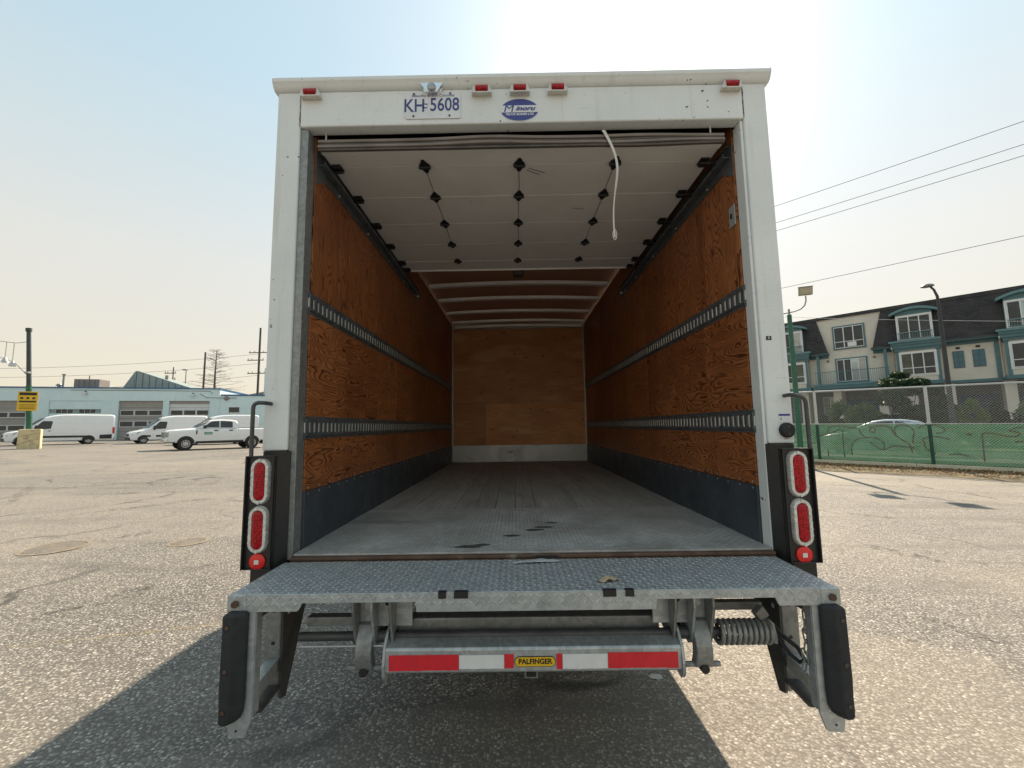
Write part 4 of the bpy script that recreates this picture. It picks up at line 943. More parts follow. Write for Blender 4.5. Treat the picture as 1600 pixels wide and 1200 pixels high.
# ------------------------------------------------------------------ blue garage building on the left
class Frame:
    "local frame of a facade: s along it, t out of it, z absolute"
    def __init__(s, x, y, dx, dy): s.o = Vector((x, y, 0)); s.d = Vector((dx, dy, 0)).normalized(); s.n = Vector((s.d.y, -s.d.x, 0))
    def p(s, a, t, z): return s.o + s.d * a + s.n * t + Vector((0, 0, z))
    def box(s, mb, a0, a1, t0, t1, z0, z1):
        return mb.prism([s.p(a0, t0, z0), s.p(a1, t0, z0), s.p(a1, t0, z1), s.p(a0, t0, z1)], s.n * (t1 - t0))
    def B(s, name, mat, parent, *rng, **k): return s.box(MB(), *rng).build(name, mat, parent, parent_org(parent), **k)
    def poly(s, name, mat, parent, pts, t0, t1, **k):
        return MB().prism([s.p(a, t0, z) for a, z in pts], s.n * (t1 - t0)).build(name, mat, parent, parent_org(parent), **k)
def parent_org(o):
    while o.parent is not None: o = o.parent
    return o.location
def make_block_paint():
    t = NT('pale_blue_block_wall'); v = t.obj(); n = t.noise(v, .6, 6, .6)
    c = t.mix(t.ramp(n, [(.3, 0.), (.7, 1.)]), (.55, .70, .735), (.63, .775, .80)); c = t.mix(t.ramp(t.noise(t.mapping(v, (1, 1, .15)), 2.4, 5), [(.6, 0.), (.8, .4)]), c, (.30, .40, .42))
    br = t.n('TexBrick'); br.inputs['Scale'].default_value = 1.0; br.inputs['Mortar Size'].default_value = .012; br.inputs['Brick Width'].default_value = .4; br.inputs['Row Height'].default_value = .2
    cb = t.n('CombineXYZ'); sp = t.n('SeparateXYZ'); t.l(v, sp.inputs[0]); t.l(t.math('ADD', t.math('MULTIPLY', sp.outputs[0], .961), t.math('MULTIPLY', sp.outputs[1], .276)), cb.inputs[0]); t.l(sp.outputs[2], cb.inputs[1]); t.l(cb.outputs[0], br.inputs['Vector'])
    t.set(c, .7); t.bump(br.outputs['Fac'], -.25, .01); return t.m
BLKW = make_block_paint()
CAPB = M('dark_blue_roof_edge', (.025, .11, .25), .5, 0, .15, 2)
GREYD = M('grey_garage_door', (.30, .285, .27), .6, 0, .06, 2)
PALED = M('pale_garage_door', (.60, .62, .63), .55, 0, .04, 2)
SKYL = M('sea_green_metal_cladding', (.24, .30, .295), .5, .2, .1, 1.5)
BROWNU = M('brown_rooftop_unit', (.22, .19, .175), .6, 0, .1, 3)
FG = Frame(-49., 50., .961, .276)
gar = empty('garage_building', FG.p(0, 0, gz(-49))); tag(gar, 'long pale blue garage building with big roll-up doors behind the vans', 'building')
G = lambda nm, mt, par, *r, **k: FG.B(nm, mt, par or gar, *r, **k)
# wall as piers and lintels so that the doors are real openings
op = [(-19.0, -14.4), (-13.4, -8.4), (-6.35, -1.30), (.40, 4.98), (5.61, 10.02)]
G('wall', BLKW, None, -34, 11.1, -12, 0, 5.46, 6.98)
prev = -34
for i, (a, b) in enumerate(op + [(11.1, 11.1)]):
    G('wall_pier', BLKW, None, prev, a, -12, -.002, .2, 5.458); prev = b
G('wall', BLKW, None, 11.102, 24, -12, -.05, .2, 6.15)
G('roof_edge', CAPB, None, -34.1, 11.2, -12, .10, 6.982, 7.12); G('roof_edge', CAPB, None, 11.202, 24.1, -12, .05, 6.152, 6.32)
G('wall_step', BLKW, None, 15.6, 22, -7, -2.0, 6.322, 10.2)
def gdoor(a, b, mt, panes, rows, z0=.35):
    d = G('garage_door', mt, None, a + .02, b - .02, -.32, -.22, z0, 5.45)
    G('door_head', GREYD, d, a + .02, b - .02, -.218, -.20, 5.05, 5.44)
    for zb, zt in rows:
        wd = (b - a - .2) / panes
        for k in range(panes):
            x0 = a + .1 + k * wd
            fr = G('pane_frame', PALED, d, x0 + .02, x0 + wd - .02, -.2185, -.20, zb - .08, zt + .08)
            G('pane', GLASS_D, d, x0 + .09, x0 + wd - .09, -.1995, -.192, zb, zt)
    for z in (1.0, 1.7, 3.3, 4.6): G('panel_groove', CARBLK, d, a + .03, b - .03, -.2195, -.2165, z, z + .025)
gdoor(-13.4, -8.4, GREYD, 3, ((3.56, 4.08), (2.01, 2.56))); gdoor(-19.0, -14.4, GREYD, 3, ((3.56, 4.08), (2.01, 2.56)))
gdoor(.40, 4.98, GREYD, 3, ((3.70, 4.26), (2.31, 2.92))); gdoor(5.61, 10.02, PALED, 3, ((3.70, 4.26), (2.31, 2.92)))
blank = G('infill_panel', BLKW, None, -6.33, -1.32, -.30, -.06, 4.45, 5.45); G('infill_panel', BLKW, None, -6.33, -1.32, -.30, -.06, .2, 3.96)
for k in range(9):
    x0 = -6.3 + k * .553
    G('strip_window', GLASS_D if k % 4 else M('pale_window_glass', (.20, .27, .28), .1), None, x0 + .02, x0 + .52, -.20, -.16, 3.98, 4.43); G('window_mullion', PALED, None, x0 + .525, x0 + .55, -.20, -.14, 3.98, 4.43)
w4 = G('window', PALED, None, 12.15, 13.48, -.048, .0, 3.9, 4.72); G('pane', GLASS_D, w4, 12.23, 13.40, .0005, .01, 3.98, 4.64)
ru = G('rooftop_unit', BROWNU, None, -6.0, -3.4, -5, -3, 7.125, 8.40)
for k in range(4): G('unit_seam', CARBLK, ru, -5.5 + k * .55, -5.48 + k * .55, -2.999, -2.98, 7.2, 8.3)
def cylp(nm, mt, par, a, t, z0, z1, r, r1=None, n=10): return MB().cyl(FG.p(a, t, z0), FG.p(a, t, z1), r, n, r1).build(nm, mt, par, parent_org(par), smooth=40)
cylp('vent_pipe', GALV_D, gar, -7.7, -4, 7.12, 9.0, .10); cylp('vent_cap', GALV_D, gar, -7.7, -4, 9.0, 9.12, .2)
cylp('mushroom_vent', GALV_D, gar, -8.1, -4, 7.12, 7.6, .16); cylp('mushroom_vent', GALV_D, gar, -8.1, -4, 7.6, 7.85, .34, .2); cylp('vent_pipe', GALV_D, gar, -4.7, -3.4, 7.12, 8.9, .06)
sk_ = [(-.75, 7.125), (.55, 9.45), (.9, 9.5), (7.4, 7.125)]
skl = FG.poly('roof_skylight', SKYL, gar, sk_, -9, -2.5)
for k in range(9):
    a = .7 + k * .72; zt = 9.47 - (a - .9) * .3654
    G('skylight_rib', CARBLK, skl, a, a + .035, -2.499, -2.47, 7.13, zt - .02)
FG.poly('skylight_glazing', M('skylight_glass', (.20, .26, .27), .15), skl, [(-.55, 7.2), (.50, 9.1), (.50, 7.2)], -2.499, -2.46)
cylp('flue', GALV_D, gar, 3.35, -4, 8.2, 9.15, .18)
for a, z in ((-3.1, 6.35), (8.0, 6.2)):
    c_ = G('wall_lamp', PALED, None, a, a + .35, .0, .35, z - .12, z + .1, bevel=.03); G('lamp_arm', CARBLK, c_, a + .1, a + .2, -.002, .12, z + .11, z + .3)
MB().tube([FG.p(a, .03, z) for a, z in ((8.9, 6.4), (9.6, 5.9), (11.0, 5.85), (13, 5.85))], .03, 6).build('conduit', DARKST, gar, gar.location)
MB().tube([FG.p(a, .03, z) for a, z in ((-4.4, 6.75), (4, 6.75), (10.0, 6.72), (10.3, 6.4))], .025, 6).build('conduit', DARKST, gar, gar.location)
MB().lathe([(.22, 0), (.28, .15), (.12, .25)], FG.p(11.9, -.05, 5.8), FG.n, 16).build('wall_lamp', BROWNU, gar, gar.location, smooth=40)
# low building with a shallow roof far behind
far = empty('warehouse', (-34, 78, 0)); tag(far, 'low grey shed roof beyond the blue building, left of the truck', 'building')
MB().prism([(-52, 80, 0), (-52, 80, 8.6), (-37, 80, 11.2), (-30, 80, 11.2), (-30, 80, 0)], (0, 14, 0)).build('wall', M('grey_shed_cladding', (.20, .185, .17), .7), far, far.location)
for k in range(10): MB().box(-50 + k * 2.0, -49 + k * 2.0, 79.9, 79.998, 7.4, 8.2).build('window', GLASS_D, far, far.location)

# ------------------------------------------------------------------ poles, wires and the dead tree on the left
POLEM = M('dark_pole_paint', (.035, .055, .06), .5, 0, .2, 3); WOOD = M('weathered_pole_wood', (.085, .068, .055), .8, 0, .25, 3)
sp_ = empty('signed_pole', gpt(-35.4, 30.0)); tag(sp_, 'dark green pole carrying a yellow sign, set in a concrete block', 'pole')
P0 = sp_.location
o_ = MB().cyl((0, 0, 0), (-.21, -.24, 4.6), .16, 14).build('lower_pole', GREENP, sp_, smooth=40)
MB().cyl((-.21, -.24, 4.6), (-.39, -.45, 8.6), .135, 14, .12).build('upper_pole', POLEM, sp_, smooth=40); MB().cyl((-.39, -.45, 8.6), (-.40, -.46, 8.85), .17, 12).build('pole_cap', POLEM, sp_, smooth=40)
MB().box(-.42, -.10, -.45, -.28, 5.5, 5.62).build('pole_clamp', GALV, sp_)
m = MB(); bl = [(-.56, -.50), (.56, -.50), (.56, .50), (-.56, .50)]
m.v = [Vector((x, y, -.1)) for x, y in bl] + [Vector((x * .97, y * .95, 1.42)) for x, y in bl]; m.f = [(3, 2, 1, 0), (4, 5, 6, 7)] + [(i, (i+1) % 4, (i+1) % 4 + 4, i + 4) for i in range(4)]
blk = m.build('concrete_base', CONC, sp_, bevel=.05); blk.rotation_euler = (0, 0, .75)
for k in range(2):
    MB().obox((-.52, -.499, .35 + k * .55), (.52, -.497, .75 + k * .40), .02, .014, up=(0, 0, 1)).build('base_crack', M('concrete_stain', (.13, .11, .08), .9), blk)
sgr = MB().box(-.50, .50, -.27, -.24, 2.75, 4.15).build('warning_sign', M('yellow_sign_face', (.68, .43, .02), .5, 0, .05, 4), sp_, bevel=.03); sgr.location = (-.16, -.18, 0); sgr.rotation_euler = (0, 0, .62)
for z0, z1, x0, x1 in ((3.88, 4.08, -.42, .42), (3.36, 3.48, -.42, .42), (3.60, 3.74, -.36, -.22), (3.60, 3.74, -.07, .07), (3.60, 3.74, .22, .36)):
    MB().box(x0, x1, -.276, -.2705, z0, z1).build('sign_print', INK, sgr)
for z in (3.15, 3.0, 2.88): MB().box(-.38, .38, -.276, -.2705, z, z + .05).build('sign_print', M('sign_brown_print', (.22, .12, .01), .6), sgr)
fl = empty('hanging_lamps', (-36.4, 29.0, 6.5)); tag(fl, 'pair of white lamps hanging from a wire at the left edge', 'lamp')
cbl = MB().tube([(-44, 28.2, 9.3), (-40, 28.7, 8.65), (-36.7, 29.0, 8.26), (-36.2, 29.2, 8.2), (-35.8, 29.55, 8.35)], .018, 5).build('cable', POLEM, fl, fl.location)
MB().tube([(-44, 28.2, 7.6), (-40, 28.7, 7.3), (-37.0, 29.0, 7.12), (-36.1, 29.1, 6.8), (-35.65, 29.6, 5.9)], .018, 5).build('cable', POLEM, fl, fl.location)
for x, y, zt, zb in ((-36.64, 29.0, 8.26, 6.80), (-36.14, 29.05, 8.18, 6.52)):
    MB().cyl((x, y, zb), (x, y, zt), .03, 6).build('stem', ALU_D, fl, fl.location)
    MB().lathe([(.05, .35), (.10, .22), (.16, .10), (.20, -.05), (.02, -.06)], (x, y, zb), UZ, 14).build('lamp_shade', ALU_D, fl, fl.location, smooth=50)
def upole(x, y, h, r, lab, arms=(), name='utility_pole', mat=WOOD):
    o = empty(name, gpt(x, y)); tag(o, lab, 'pole', 'poles behind the blue building')
    MB().cyl((0, 0, 0), (0, 0, h), r, 12, r * .75).build('shaft', mat, o, smooth=40)
    for z, w_, off in arms:
        a = MB().obox((off - w_, -.1, z), (off + w_, -.1, z), .12, .12).build('crossarm', WOOD, o)
        for q in (-.9, -.45, .45, .9): MB().cyl((off + q * w_, -.1, z + .06), (off + q * w_, -.1, z + .30), .05, 6).build('insulator', BROWNU, a)
    return o
upole(-40.3, 64.0, 17.2, .19, 'tall wooden utility pole with crossarms close to the left truck corner', ((13.2, 1.6, 0), (12.0, 1.3, -.5), (9.9, 1.4, -.3)))
upole(-48.9, 64.0, 13.3, .16, 'bare wooden pole in front of the leafless tree')
upole(-55.5, 66.0, 11.2, .10, 'thin far pole with short crossarms above the skylight', ((10.2, .9, -.4), (9.2, .9, -.4)))
lp_ = empty('street_lamp', gpt(-52.6, 65.0)); tag(lp_, 'small single street lamp above the far end of the skylight', 'lamp')
MB().cyl((0, 0, 0), (0, 0, 10.6), .09, 8, .06).build('post', GALV_D, lp_); MB().box(-.55, .15, -.2, .2, 10.55, 10.72).build('lamp_head', GALV_D, lp_, bevel=.05)
def wire(a, b, sag, lab, r=.012, n=24, grp='overhead wires', mat=None):
    a, b = Vector(a), Vector(b); P = []
    for i in range(n + 1):
        u = i / n; p = a.lerp(b, u); p.z -= sag * 4 * u * (1 - u); P.append(p)
    o = MB().tube(P, r, 5).build('overhead_wire', mat or POLEM); tag(o, lab, 'wire', grp)
for k, (z0, z1) in enumerate(((13.2, 14.4), (12.1, 12.9), (10.0, 11.0))):
    wire((-95, 52, z0 - 2.4), (-40.4, 64, z1 - .8), 1.2, ('topmost', 'middle', 'lowest')[k] + ' of three thin wires above the blue roof to the tall pole', .02)
# leafless conifer
tree = empty('bare_tree', gpt(-48.6, 66)); tag(tree, 'leafless conifer with drooping bare branches behind the blue building', 'tree')
BARK = M('dead_bark', (.10, .078, .062), .85, 0, .2, 3)
MB().tube([(0, 0, 0), (.05, 0, 5), (-.05, 0, 10), (.05, 0, 14.2)], [.28, .2, .12, .03], 8).build('trunk', BARK, tree)
m = MB(); rnd = random.Random(4)
for k in range(84):
    z = 6.0 + 8.0 * (k / 84) ** .95; a = rnd.uniform(0, 2 * PI); ln = (14.6 - z) * .52 * rnd.uniform(.35, 1.2) + .3; dz = rnd.uniform(-.05, .22) if z < 10 else rnd.uniform(.1, .5)
    P = []
    for i in range(5):
        u = i / 4; P.append(Vector((math.cos(a) * ln * u, math.sin(a) * ln * u, z + dz * ln * u - .12 * ln * u * u + (.18 * ln * u ** 3) + rnd.uniform(-.08, .08) * u)))
    m.tube(P, [.034, .028, .022, .016, .008], 4)
    for q in range(6):
        u = rnd.uniform(.3, 1); p = P[min(3, int(u * 4))].lerp(P[min(4, int(u * 4) + 1)], u * 4 % 1); a2 = a + rnd.choice((-1, 1)) * rnd.uniform(.4, 1.1); l2 = rnd.uniform(.25, .8)
        m.tube([p, p + Vector((math.cos(a2) * l2, math.sin(a2) * l2, rnd.uniform(-.15, .2)))], [.016, .006], 3)
tag(m.build('crown', BARK, tree), kind='stuff')

# ------------------------------------------------------------------ street, fence and verge on the right
FF = Frame(13.2, 18.2, .739, -.674)
def fz(a, t=0): return gz((FF.o + FF.d * a + FF.n * t).x)
def fp(a, t, h): v = FF.p(a, t, 0); v.z = gz(v.x) + h; return v
def sheet(name, mat, a0, a1, t0, t1, h, kind='structure', th=.0):
    m = MB(); P = [fp(a0, t0, h), fp(a1, t0, h), fp(a1, t1, h), fp(a0, t1, h)]
    if th: m.add(P + [p - Vector((0, 0, th)) for p in P], [(0, 1, 2, 3), (7, 6, 5, 4)] + [(i, i + 4, (i+1) % 4 + 4, (i+1) % 4) for i in range(4)])
    else: m.add(P, [(0, 1, 2, 3)])
    return tag(m.build(name, mat), kind=kind)
SIDEW = M('pavement_concrete', (.36, .35, .33), .85, 0, .1, 2, .2, 40)
ROADM = M('street_asphalt', (.09, .09, .092), .85, 0, .15, 3, .3, 80)
sheet('pavement', SIDEW, -70, 40, -2.6, -.16, .36, th=.6); sheet('street', ROADM, -90, 60, -10.5, -2.61, .30, th=.6); sheet('pavement', SIDEW, -90, 60, -13.0, -10.51, .40, th=.6)
DIRT = M('dry_verge_soil', (.105, .082, .052), .95, 0, .3, 5, .6, 30, (.22, .17, .085), 1.6, .45, .62)
m = MB(); N = 60; rows_ = 6
for i in range(N + 1):
    a = -14 + 34 * i / N
    for j in range(rows_ + 1):
        u = j / rows_; t = .16 + (2.75 + .18 * math.sin(a * 1.3) + .12 * math.sin(a * 3.1)) * u
        m.v.append(fp(a, t, .012 + .085 * math.sin(PI * min(1, u * 1.15)) * (1 if j < rows_ else 0) + (.05 if j == 0 else 0)))
for i in range(N):
    for j in range(rows_): q = i * (rows_ + 1) + j; m.f.append((q, q + 1, q + rows_ + 2, q + rows_ + 1))
tag(m.build('verge', DIRT, smooth=60), kind='structure')
KERBW = M('pale_kerb_concrete', (.58, .53, .40), .85, 0, .12, 3, .3, 40, (.32, .28, .19), 4, .55, .7)
m = MB()
for i in range(10):
    a0, a1 = -14 + i * 3.4, -14 + i * 3.4 + 3.385
    P = [fp(a0, -.11, -.2), fp(a1, -.11, -.2), fp(a1, .11, -.2), fp(a0, .11, -.2), fp(a0, -.10, .215), fp(a1, -.10, .215), fp(a1, .10, .215), fp(a0, .10, .215)]
    MB().add(P, [(3,2,1,0),(4,5,6,7),(0,1,5,4),(1,2,6,5),(2,3,7,6),(3,0,4,7)]).build('kerb_stone', KERBW, bevel=.012).name = 'kerb_stone'
kerbs = [o for o in bpy.data.objects if o.name.startswith('kerb_stone')]
kb = empty('kerb', fp(0, 0, 0)); tag(kb, kind='structure')
for o in kerbs:
    for v in o.data.vertices: v.co -= kb.location
    o.parent = kb
# dry grass and leaf litter
m = MB(); rnd = random.Random(8)
for k in range(9000):
    a = rnd.uniform(-3, 12); u = rnd.random() ** .8; t = .18 + 2.6 * u
    den = .5 + .5 * math.sin(a * .9 + 1.0) + (.3 if a > 3.6 else 0)
    if rnd.random() > den: continue
    p = fp(a, t, .06); h = rnd.uniform(.03, .11); an = rnd.uniform(0, 2 * PI); d = Vector((math.cos(an), math.sin(an), 0)) * .006; l = Vector((rnd.uniform(-.05, .05), rnd.uniform(-.05, .05), h))
    m.add([p - d, p + d, p + l], [(0, 1, 2)])
DRYG = M('dry_grass', (.26, .22, .085), .8, 0, .35, 9); tag(m.build('dry_grass', DRYG), 'dry grass growing on the verge below the fence', 'grass', kind='stuff')
def leaf_mat(name, c1, c2):
    t = NT(name); v = t.obj(); oi = t.vor(v, 7., 'F1', 'Color'); s_ = t.n('SeparateColor'); t.l(oi, s_.inputs[0])
    t.set(t.mix(s_.outputs[0], c1, c2), .6); tl = t.n('BsdfTranslucent'); mx = t.n('MixShader'); mx.inputs[0].default_value = .25
    t.l(t.mix(s_.outputs[0], c1, c2), tl.inputs[0]); t.l(t.b.outputs[0], mx.inputs[1]); t.l(tl.outputs[0], mx.inputs[2]); t.l(mx.outputs[0], t.out.inputs[0]); return t.m
m = MB()
def leaf(m, p, s, rnd, flat=False):
    n_ = Vector((rnd.gauss(0, 1), rnd.gauss(0, 1), rnd.gauss(0, 1) + (2.5 if flat else .4))).normalized(); u = n_.orthogonal().normalized(); an = rnd.uniform(0, 2 * PI); v_ = n_.cross(u); u, v_ = u * math.cos(an) + v_ * math.sin(an), v_ * math.cos(an) - u * math.sin(an)
    m.add([p - u * s, p - v_ * s * .45 + n_ * s * .12, p + u * s, p + v_ * s * .45 + n_ * s * .12], [(0, 1, 2, 3)])
for k in range(3800):
    a = rnd.uniform(-3, 12); t = .2 + abs(rnd.gauss(0, .9)) if rnd.random() < .75 else rnd.uniform(.2, 3.1)
    if t > 3.3: continue
    leaf(m, fp(a, t, .085 + rnd.uniform(0, .03)), rnd.uniform(.03, .065), rnd, True)
tag(m.build('leaf_litter', leaf_mat('fallen_leaves', (.30, .135, .04), (.14, .075, .03))), 'brown fallen leaves scattered along the foot of the fence', 'leaves', kind='stuff')

# chain-link fence with green windscreen
fence = empty('chain_link_fence', fp(0, 0, 0)); tag(fence, 'tall chain-link fence with green scribbled windscreen fabric', 'fence')
FO = fence.location; A0, A1 = -13.9, 10.4; HT = 3.16
MB().tube([fp(a, 0, HT) for a in (A0, 0, 5, A1)], .032, 10).build('top_rail', GALVF, fence, FO, smooth=60)
MB().tube([fp(a, 0, 1.74) for a in (A0, 0, 5, A1)], .012, 6).build('mid_wire', GALVF, fence, FO)
for k in range(-4, 4):
    a = k * 3.46
    MB().cyl(fp(a, .012, 1.74), fp(a, .012, HT + .03), .052, 14).build('post', GALVF, fence, FO, smooth=40)
    MB().cyl(fp(a, .012, .0), fp(a, .012, 1.74), .054, 14).build('post_sleeve', M('dark_green_post', (.012, .062, .042), .5, 0, .15, 5), fence, FO, smooth=40)
    MB().cyl(fp(a, .012, 1.72), fp(a, .012, 1.80), .075, 14).build('post_clamp', GALVF, fence, FO, smooth=40)
m = MB(); pitch = .092; H0, H1 = .24, HT; n_l = int((A1 - A0 + (H1 - H0)) / pitch)
for k in range(n_l):
    for sg in (1, -1):
        c = (A0 - (H1 - H0) + k * pitch) if sg > 0 else (A0 + k * pitch)
        P = []
        for (ha) in (H0, H1):
            P.append((c + (ha - H0) if sg > 0 else c - (ha - H0), ha))
        (a0, h0), (a1, h1) = P
        lo, hi = 0., 1.
        if a1 != a0:
            u0, u1 = sorted(((A0 - a0) / (a1 - a0), (A1 - a0) / (a1 - a0))); lo, hi = max(0, u0), min(1, u1)
        if hi - lo < .02: continue
        q0, q1 = fp(a0 + (a1 - a0) * lo, .02 + sg * .003, h0 + (h1 - h0) * lo), fp(a0 + (a1 - a0) * hi, .02 + sg * .003, h0 + (h1 - h0) * hi)
        m.obox(q0, q1, .0042, .0042, up=FF.n)
tag(m.build('chain_link_mesh', M('wire_galvanised', (.62, .64, .64), .45, .35, .08, 6), fence, FO), kind='stuff')
def make_screen():
    t = NT('green_windscreen_fabric'); v = t.obj(); n = t.noise(v, 1.6, 6, .6); sp = t.n('SeparateXYZ'); t.l(v, sp.inputs[0])
    c = t.mix(t.ramp(n, [(.35, 0.), (.7, 1.)]), (.030, .100, .058), (.048, .128, .078))
    c = t.mix(t.ramp(t.noise(t.mapping(v, (.5, .5, 9)), 1.2, 4), [(.5, 0.), (.75, .5)]), c, (.12, .15, .07))
    t.set(c, .7); tl = t.n('BsdfTranslucent'); t.l(c, tl.inputs[0]); mx = t.n('MixShader'); mx.inputs[0].default_value = .45; t.l(t.b.outputs[0], mx.inputs[1]); t.l(tl.outputs[0], mx.inputs[2])
    tr = t.n('BsdfTransparent'); m2 = t.n('MixShader'); m2.inputs[0].default_value = .08; t.l(mx.outputs[0], m2.inputs[1]); t.l(tr.outputs[0], m2.inputs[2]); t.l(m2.outputs[0], t.out.inputs[0]); return t.m
m = MB(); N = 235; R_ = 14; scz = lambda a, u: .23 + 1.50 * u - .02 * abs(math.sin(a * PI / .58)) * (u > .99)
def sct(a, u): return -.035 - .022 * math.sin(a * 2.2 + u * 2) * (1 - abs(2 * u - 1)) - .012 * math.sin(a * 6.3 - u * 5)
for i in range(N + 1):
    a = A0 + (A1 - A0) * i / N
    for j in range(R_ + 1): u = j / R_; m.v.append(fp(a, sct(a, u), scz(a, u)))
for i in range(N):
    for j in range(R_): q = i * (R_ + 1) + j; m.f.append((q, q + R_ + 1, q + R_ + 2, q + 1))
scr = m.build('windscreen_fabric', make_screen(), fence, FO, smooth=80)
# brown scribbles painted on the fabric: (along, height) polylines
SCRIB = M('brown_spray_paint', (.095, .075, .052), .8, 0, .2, 20)
def spline(pts, n=10):
    P = [pts[0]] + list(pts) + [pts[-1]]; out = []
    for i in range(1, len(P) - 2):
        for k in range(n):
            u = k / n; a, b, c, d = P[i-1], P[i], P[i+1], P[i+2]
            out.append(tuple(.5 * ((2*b[q]) + (-a[q]+c[q])*u + (2*a[q]-5*b[q]+4*c[q]-d[q])*u*u + (-a[q]+3*b[q]-3*c[q]+d[q])*u**3) for q in (0, 1)))
    out.append(pts[-1]); return out
def scrib(pts, wd=.048):
    Q = spline(pts); m = MB(); N = len(Q)
    for i, (a, h) in enumerate(Q):
        p, q = Q[max(0, i-1)], Q[min(N-1, i+1)]; d = Vector((q[0]-p[0], q[1]-p[1])); d = d.normalized() if d.length else Vector((1, 0)); w_ = wd * (.85 + .15 * math.sin(i * .7)) * .5
        u = (h - .23) / 1.5; t = sct(a, u) + .016
        m.v += [fp(a - d.y * w_, t, h + d.x * w_), fp(a + d.y * w_, t, h - d.x * w_)]
    for i in range(N - 1): m.f.append((2*i, 2*i+2, 2*i+3, 2*i+1))
    m.build('spray_scribble', SCRIB, fence, FO)
# traced in fence metres: a = along the fence, h = above the ground
for pts in (((.45, 1.32), (.35, 1.45), (.45, 1.62), (.75, 1.66), (1.05, 1.60), (1.35, 1.55), (1.45, 1.35), (1.55, 1.20)),
            ((-.1, 1.20), (.3, 1.30), (.6, 1.42), (.8, 1.55)), ((1.10, .45), (1.12, .85), (1.30, 1.10), (1.60, 1.18), (1.95, 1.14), (2.12, .95), (2.10, .70)),
            ((.85, .35), (.84, .90), (.86, 1.50)), ((1.72, 1.62), (1.90, 1.55), (1.85, 1.40), (1.72, 1.45), (1.82, 1.60), (2.1, 1.66), (2.35, 1.60), (2.45, 1.35), (2.62, 1.15), (2.85, .95), (2.92, .62)),
            ((2.5, 1.30), (2.48, 1.55), (2.65, 1.68), (2.9, 1.64), (3.02, 1.45), (2.98, 1.20), (2.96, .98)), ((1.7, 1.00), (1.9, .80), (2.1, .72), (2.4, .86), (2.7, .85), (3.0, .80)),
            ((3.15, 1.55), (3.3, 1.68), (3.6, 1.70), (3.85, 1.55), (3.80, 1.42), (3.62, 1.38)), ((3.3, .95), (3.25, 1.15), (3.45, 1.25), (3.7, 1.24), (3.95, 1.16)), ((3.25, .95), (3.35, .75), (3.55, .62)),
            ((4.75, .40), (4.76, .9), (4.78, 1.35), (4.95, 1.40), (5.2, 1.34), (5.45, 1.28), (5.62, 1.34), (5.60, 1.44), (5.42, 1.48), (5.55, 1.58), (5.8, 1.62), (6.1, 1.50), (6.5, 1.40)),
            ((5.5, 1.10), (5.7, 1.13), (6.0, 1.08), (6.4, 1.00)), ((.30, .36), (.31, .62)), ((4.4, .55), (4.2, .62), (3.9, .60))):
    scrib(pts)
scrib(((4.40, 1.35), (4.45, 1.38), (4.52, 1.35), (4.46, 1.32), (4.40, 1.35)), .05)

# floodlight pole standing on the verge
fl2 = empty('floodlight_pole', gpt(11.72, 17.2)); tag(fl2, 'green pole with floodlights on curved arms, beside the right truck post', 'pole')
MB().cyl((0, 0, 0), (0, 0, 6.35), .105, 14, .085).build('shaft', GREENP, fl2, smooth=40); MB().cyl((0, 0, 6.35), (0, 0, 6.6), .04, 8).build('spigot', GALV_D, fl2)
ad = Vector((.556, -.831, 0))
for s_ in (-1, 1):
    P = [Vector((0, 0, 6.45)), ad * s_ * .25 + Vector((0, 0, 6.45)), ad * s_ * .46 + Vector((0, 0, 6.50)), ad * s_ * .60 + Vector((0, 0, 6.62)), ad * s_ * .66 + Vector((0, 0, 6.80)), ad * s_ * .66 + Vector((0, 0, 7.0))]
    MB().tube(P, .026, 8).build('arm', GALV_D, fl2, smooth=60)
    c = ad * s_ * .66 + Vector((0, 0, 7.2))
    h = MB().box(-.235, .235, -.15, .10, -.17, .17).build('lamp_head', M('aged_lamp_housing', (.26, .24, .175), .55, 0, .12, 9), fl2, bevel=.02); h.location = c; h.rotation_euler = (.18, .03, -.45)
    MB().box(-.20, .20, -.158, -.1505, -.13, .13).build('lamp_glass', M('dusty_lamp_glass', (.40, .36, .25), .3, 0, .15, 20), h)
    MB().box(-.255, .255, -.17, .115, .172, .185).build('lamp_visor', M('pale_lamp_edge', (.52, .50, .44), .5), h)
# tall black street lamp
stl = empty('street_lamp', gpt(21.5, 20.46, .3)); tag(stl, 'tall black street lamp with curved neck before the apartment block', 'lamp')
BLKL = M('black_lamp_paint', (.025, .028, .032), .5, 0, .15, 4)
MB().tube([(0, 0, 0), (0, 0, 1.2), (0, 0, 7.2), (-.02, 0, 7.9), (-.12, .03, 8.25), (-.28, .06, 8.45)], [.14, .12, .075, .06, .05, .045], 10).build('post', BLKL, stl, smooth=60)
MB().lathe([(.03, .10), (.14, .07), (.24, .02), (.27, -.04), (.2, -.07), (.02, -.075)], (-.38, .08, 8.48), UZ, 18).build('lamp_head', GALV_D, stl, smooth=50)
# overhead wires along the street
D_ = Vector((.70, -.714, 0)); Q_ = Vector((20, 22, 0))
for k, (z0, lab) in enumerate(((15.75, 'highest overhead wire at upper right, above the street'), (14.65, 'second overhead wire from the top at upper right'), (14.12, 'third overhead wire from the top at upper right'), (10.35, 'lowest of the heavy overhead wires crossing above the apartment roof'))):
    wire(Q_ - D_ * 26 + Vector((0, 0, z0)), Q_ + D_ * 24 + Vector((0, 0, z0)), .35, lab, .014, 30, 'wires over the street')
wire((13.0, 29.2, 9.6), (24.6, 17.3, 5.7), .15, 'thin service wire sloping across the apartment front', .010, 20, 'wires over the street', GALVF)

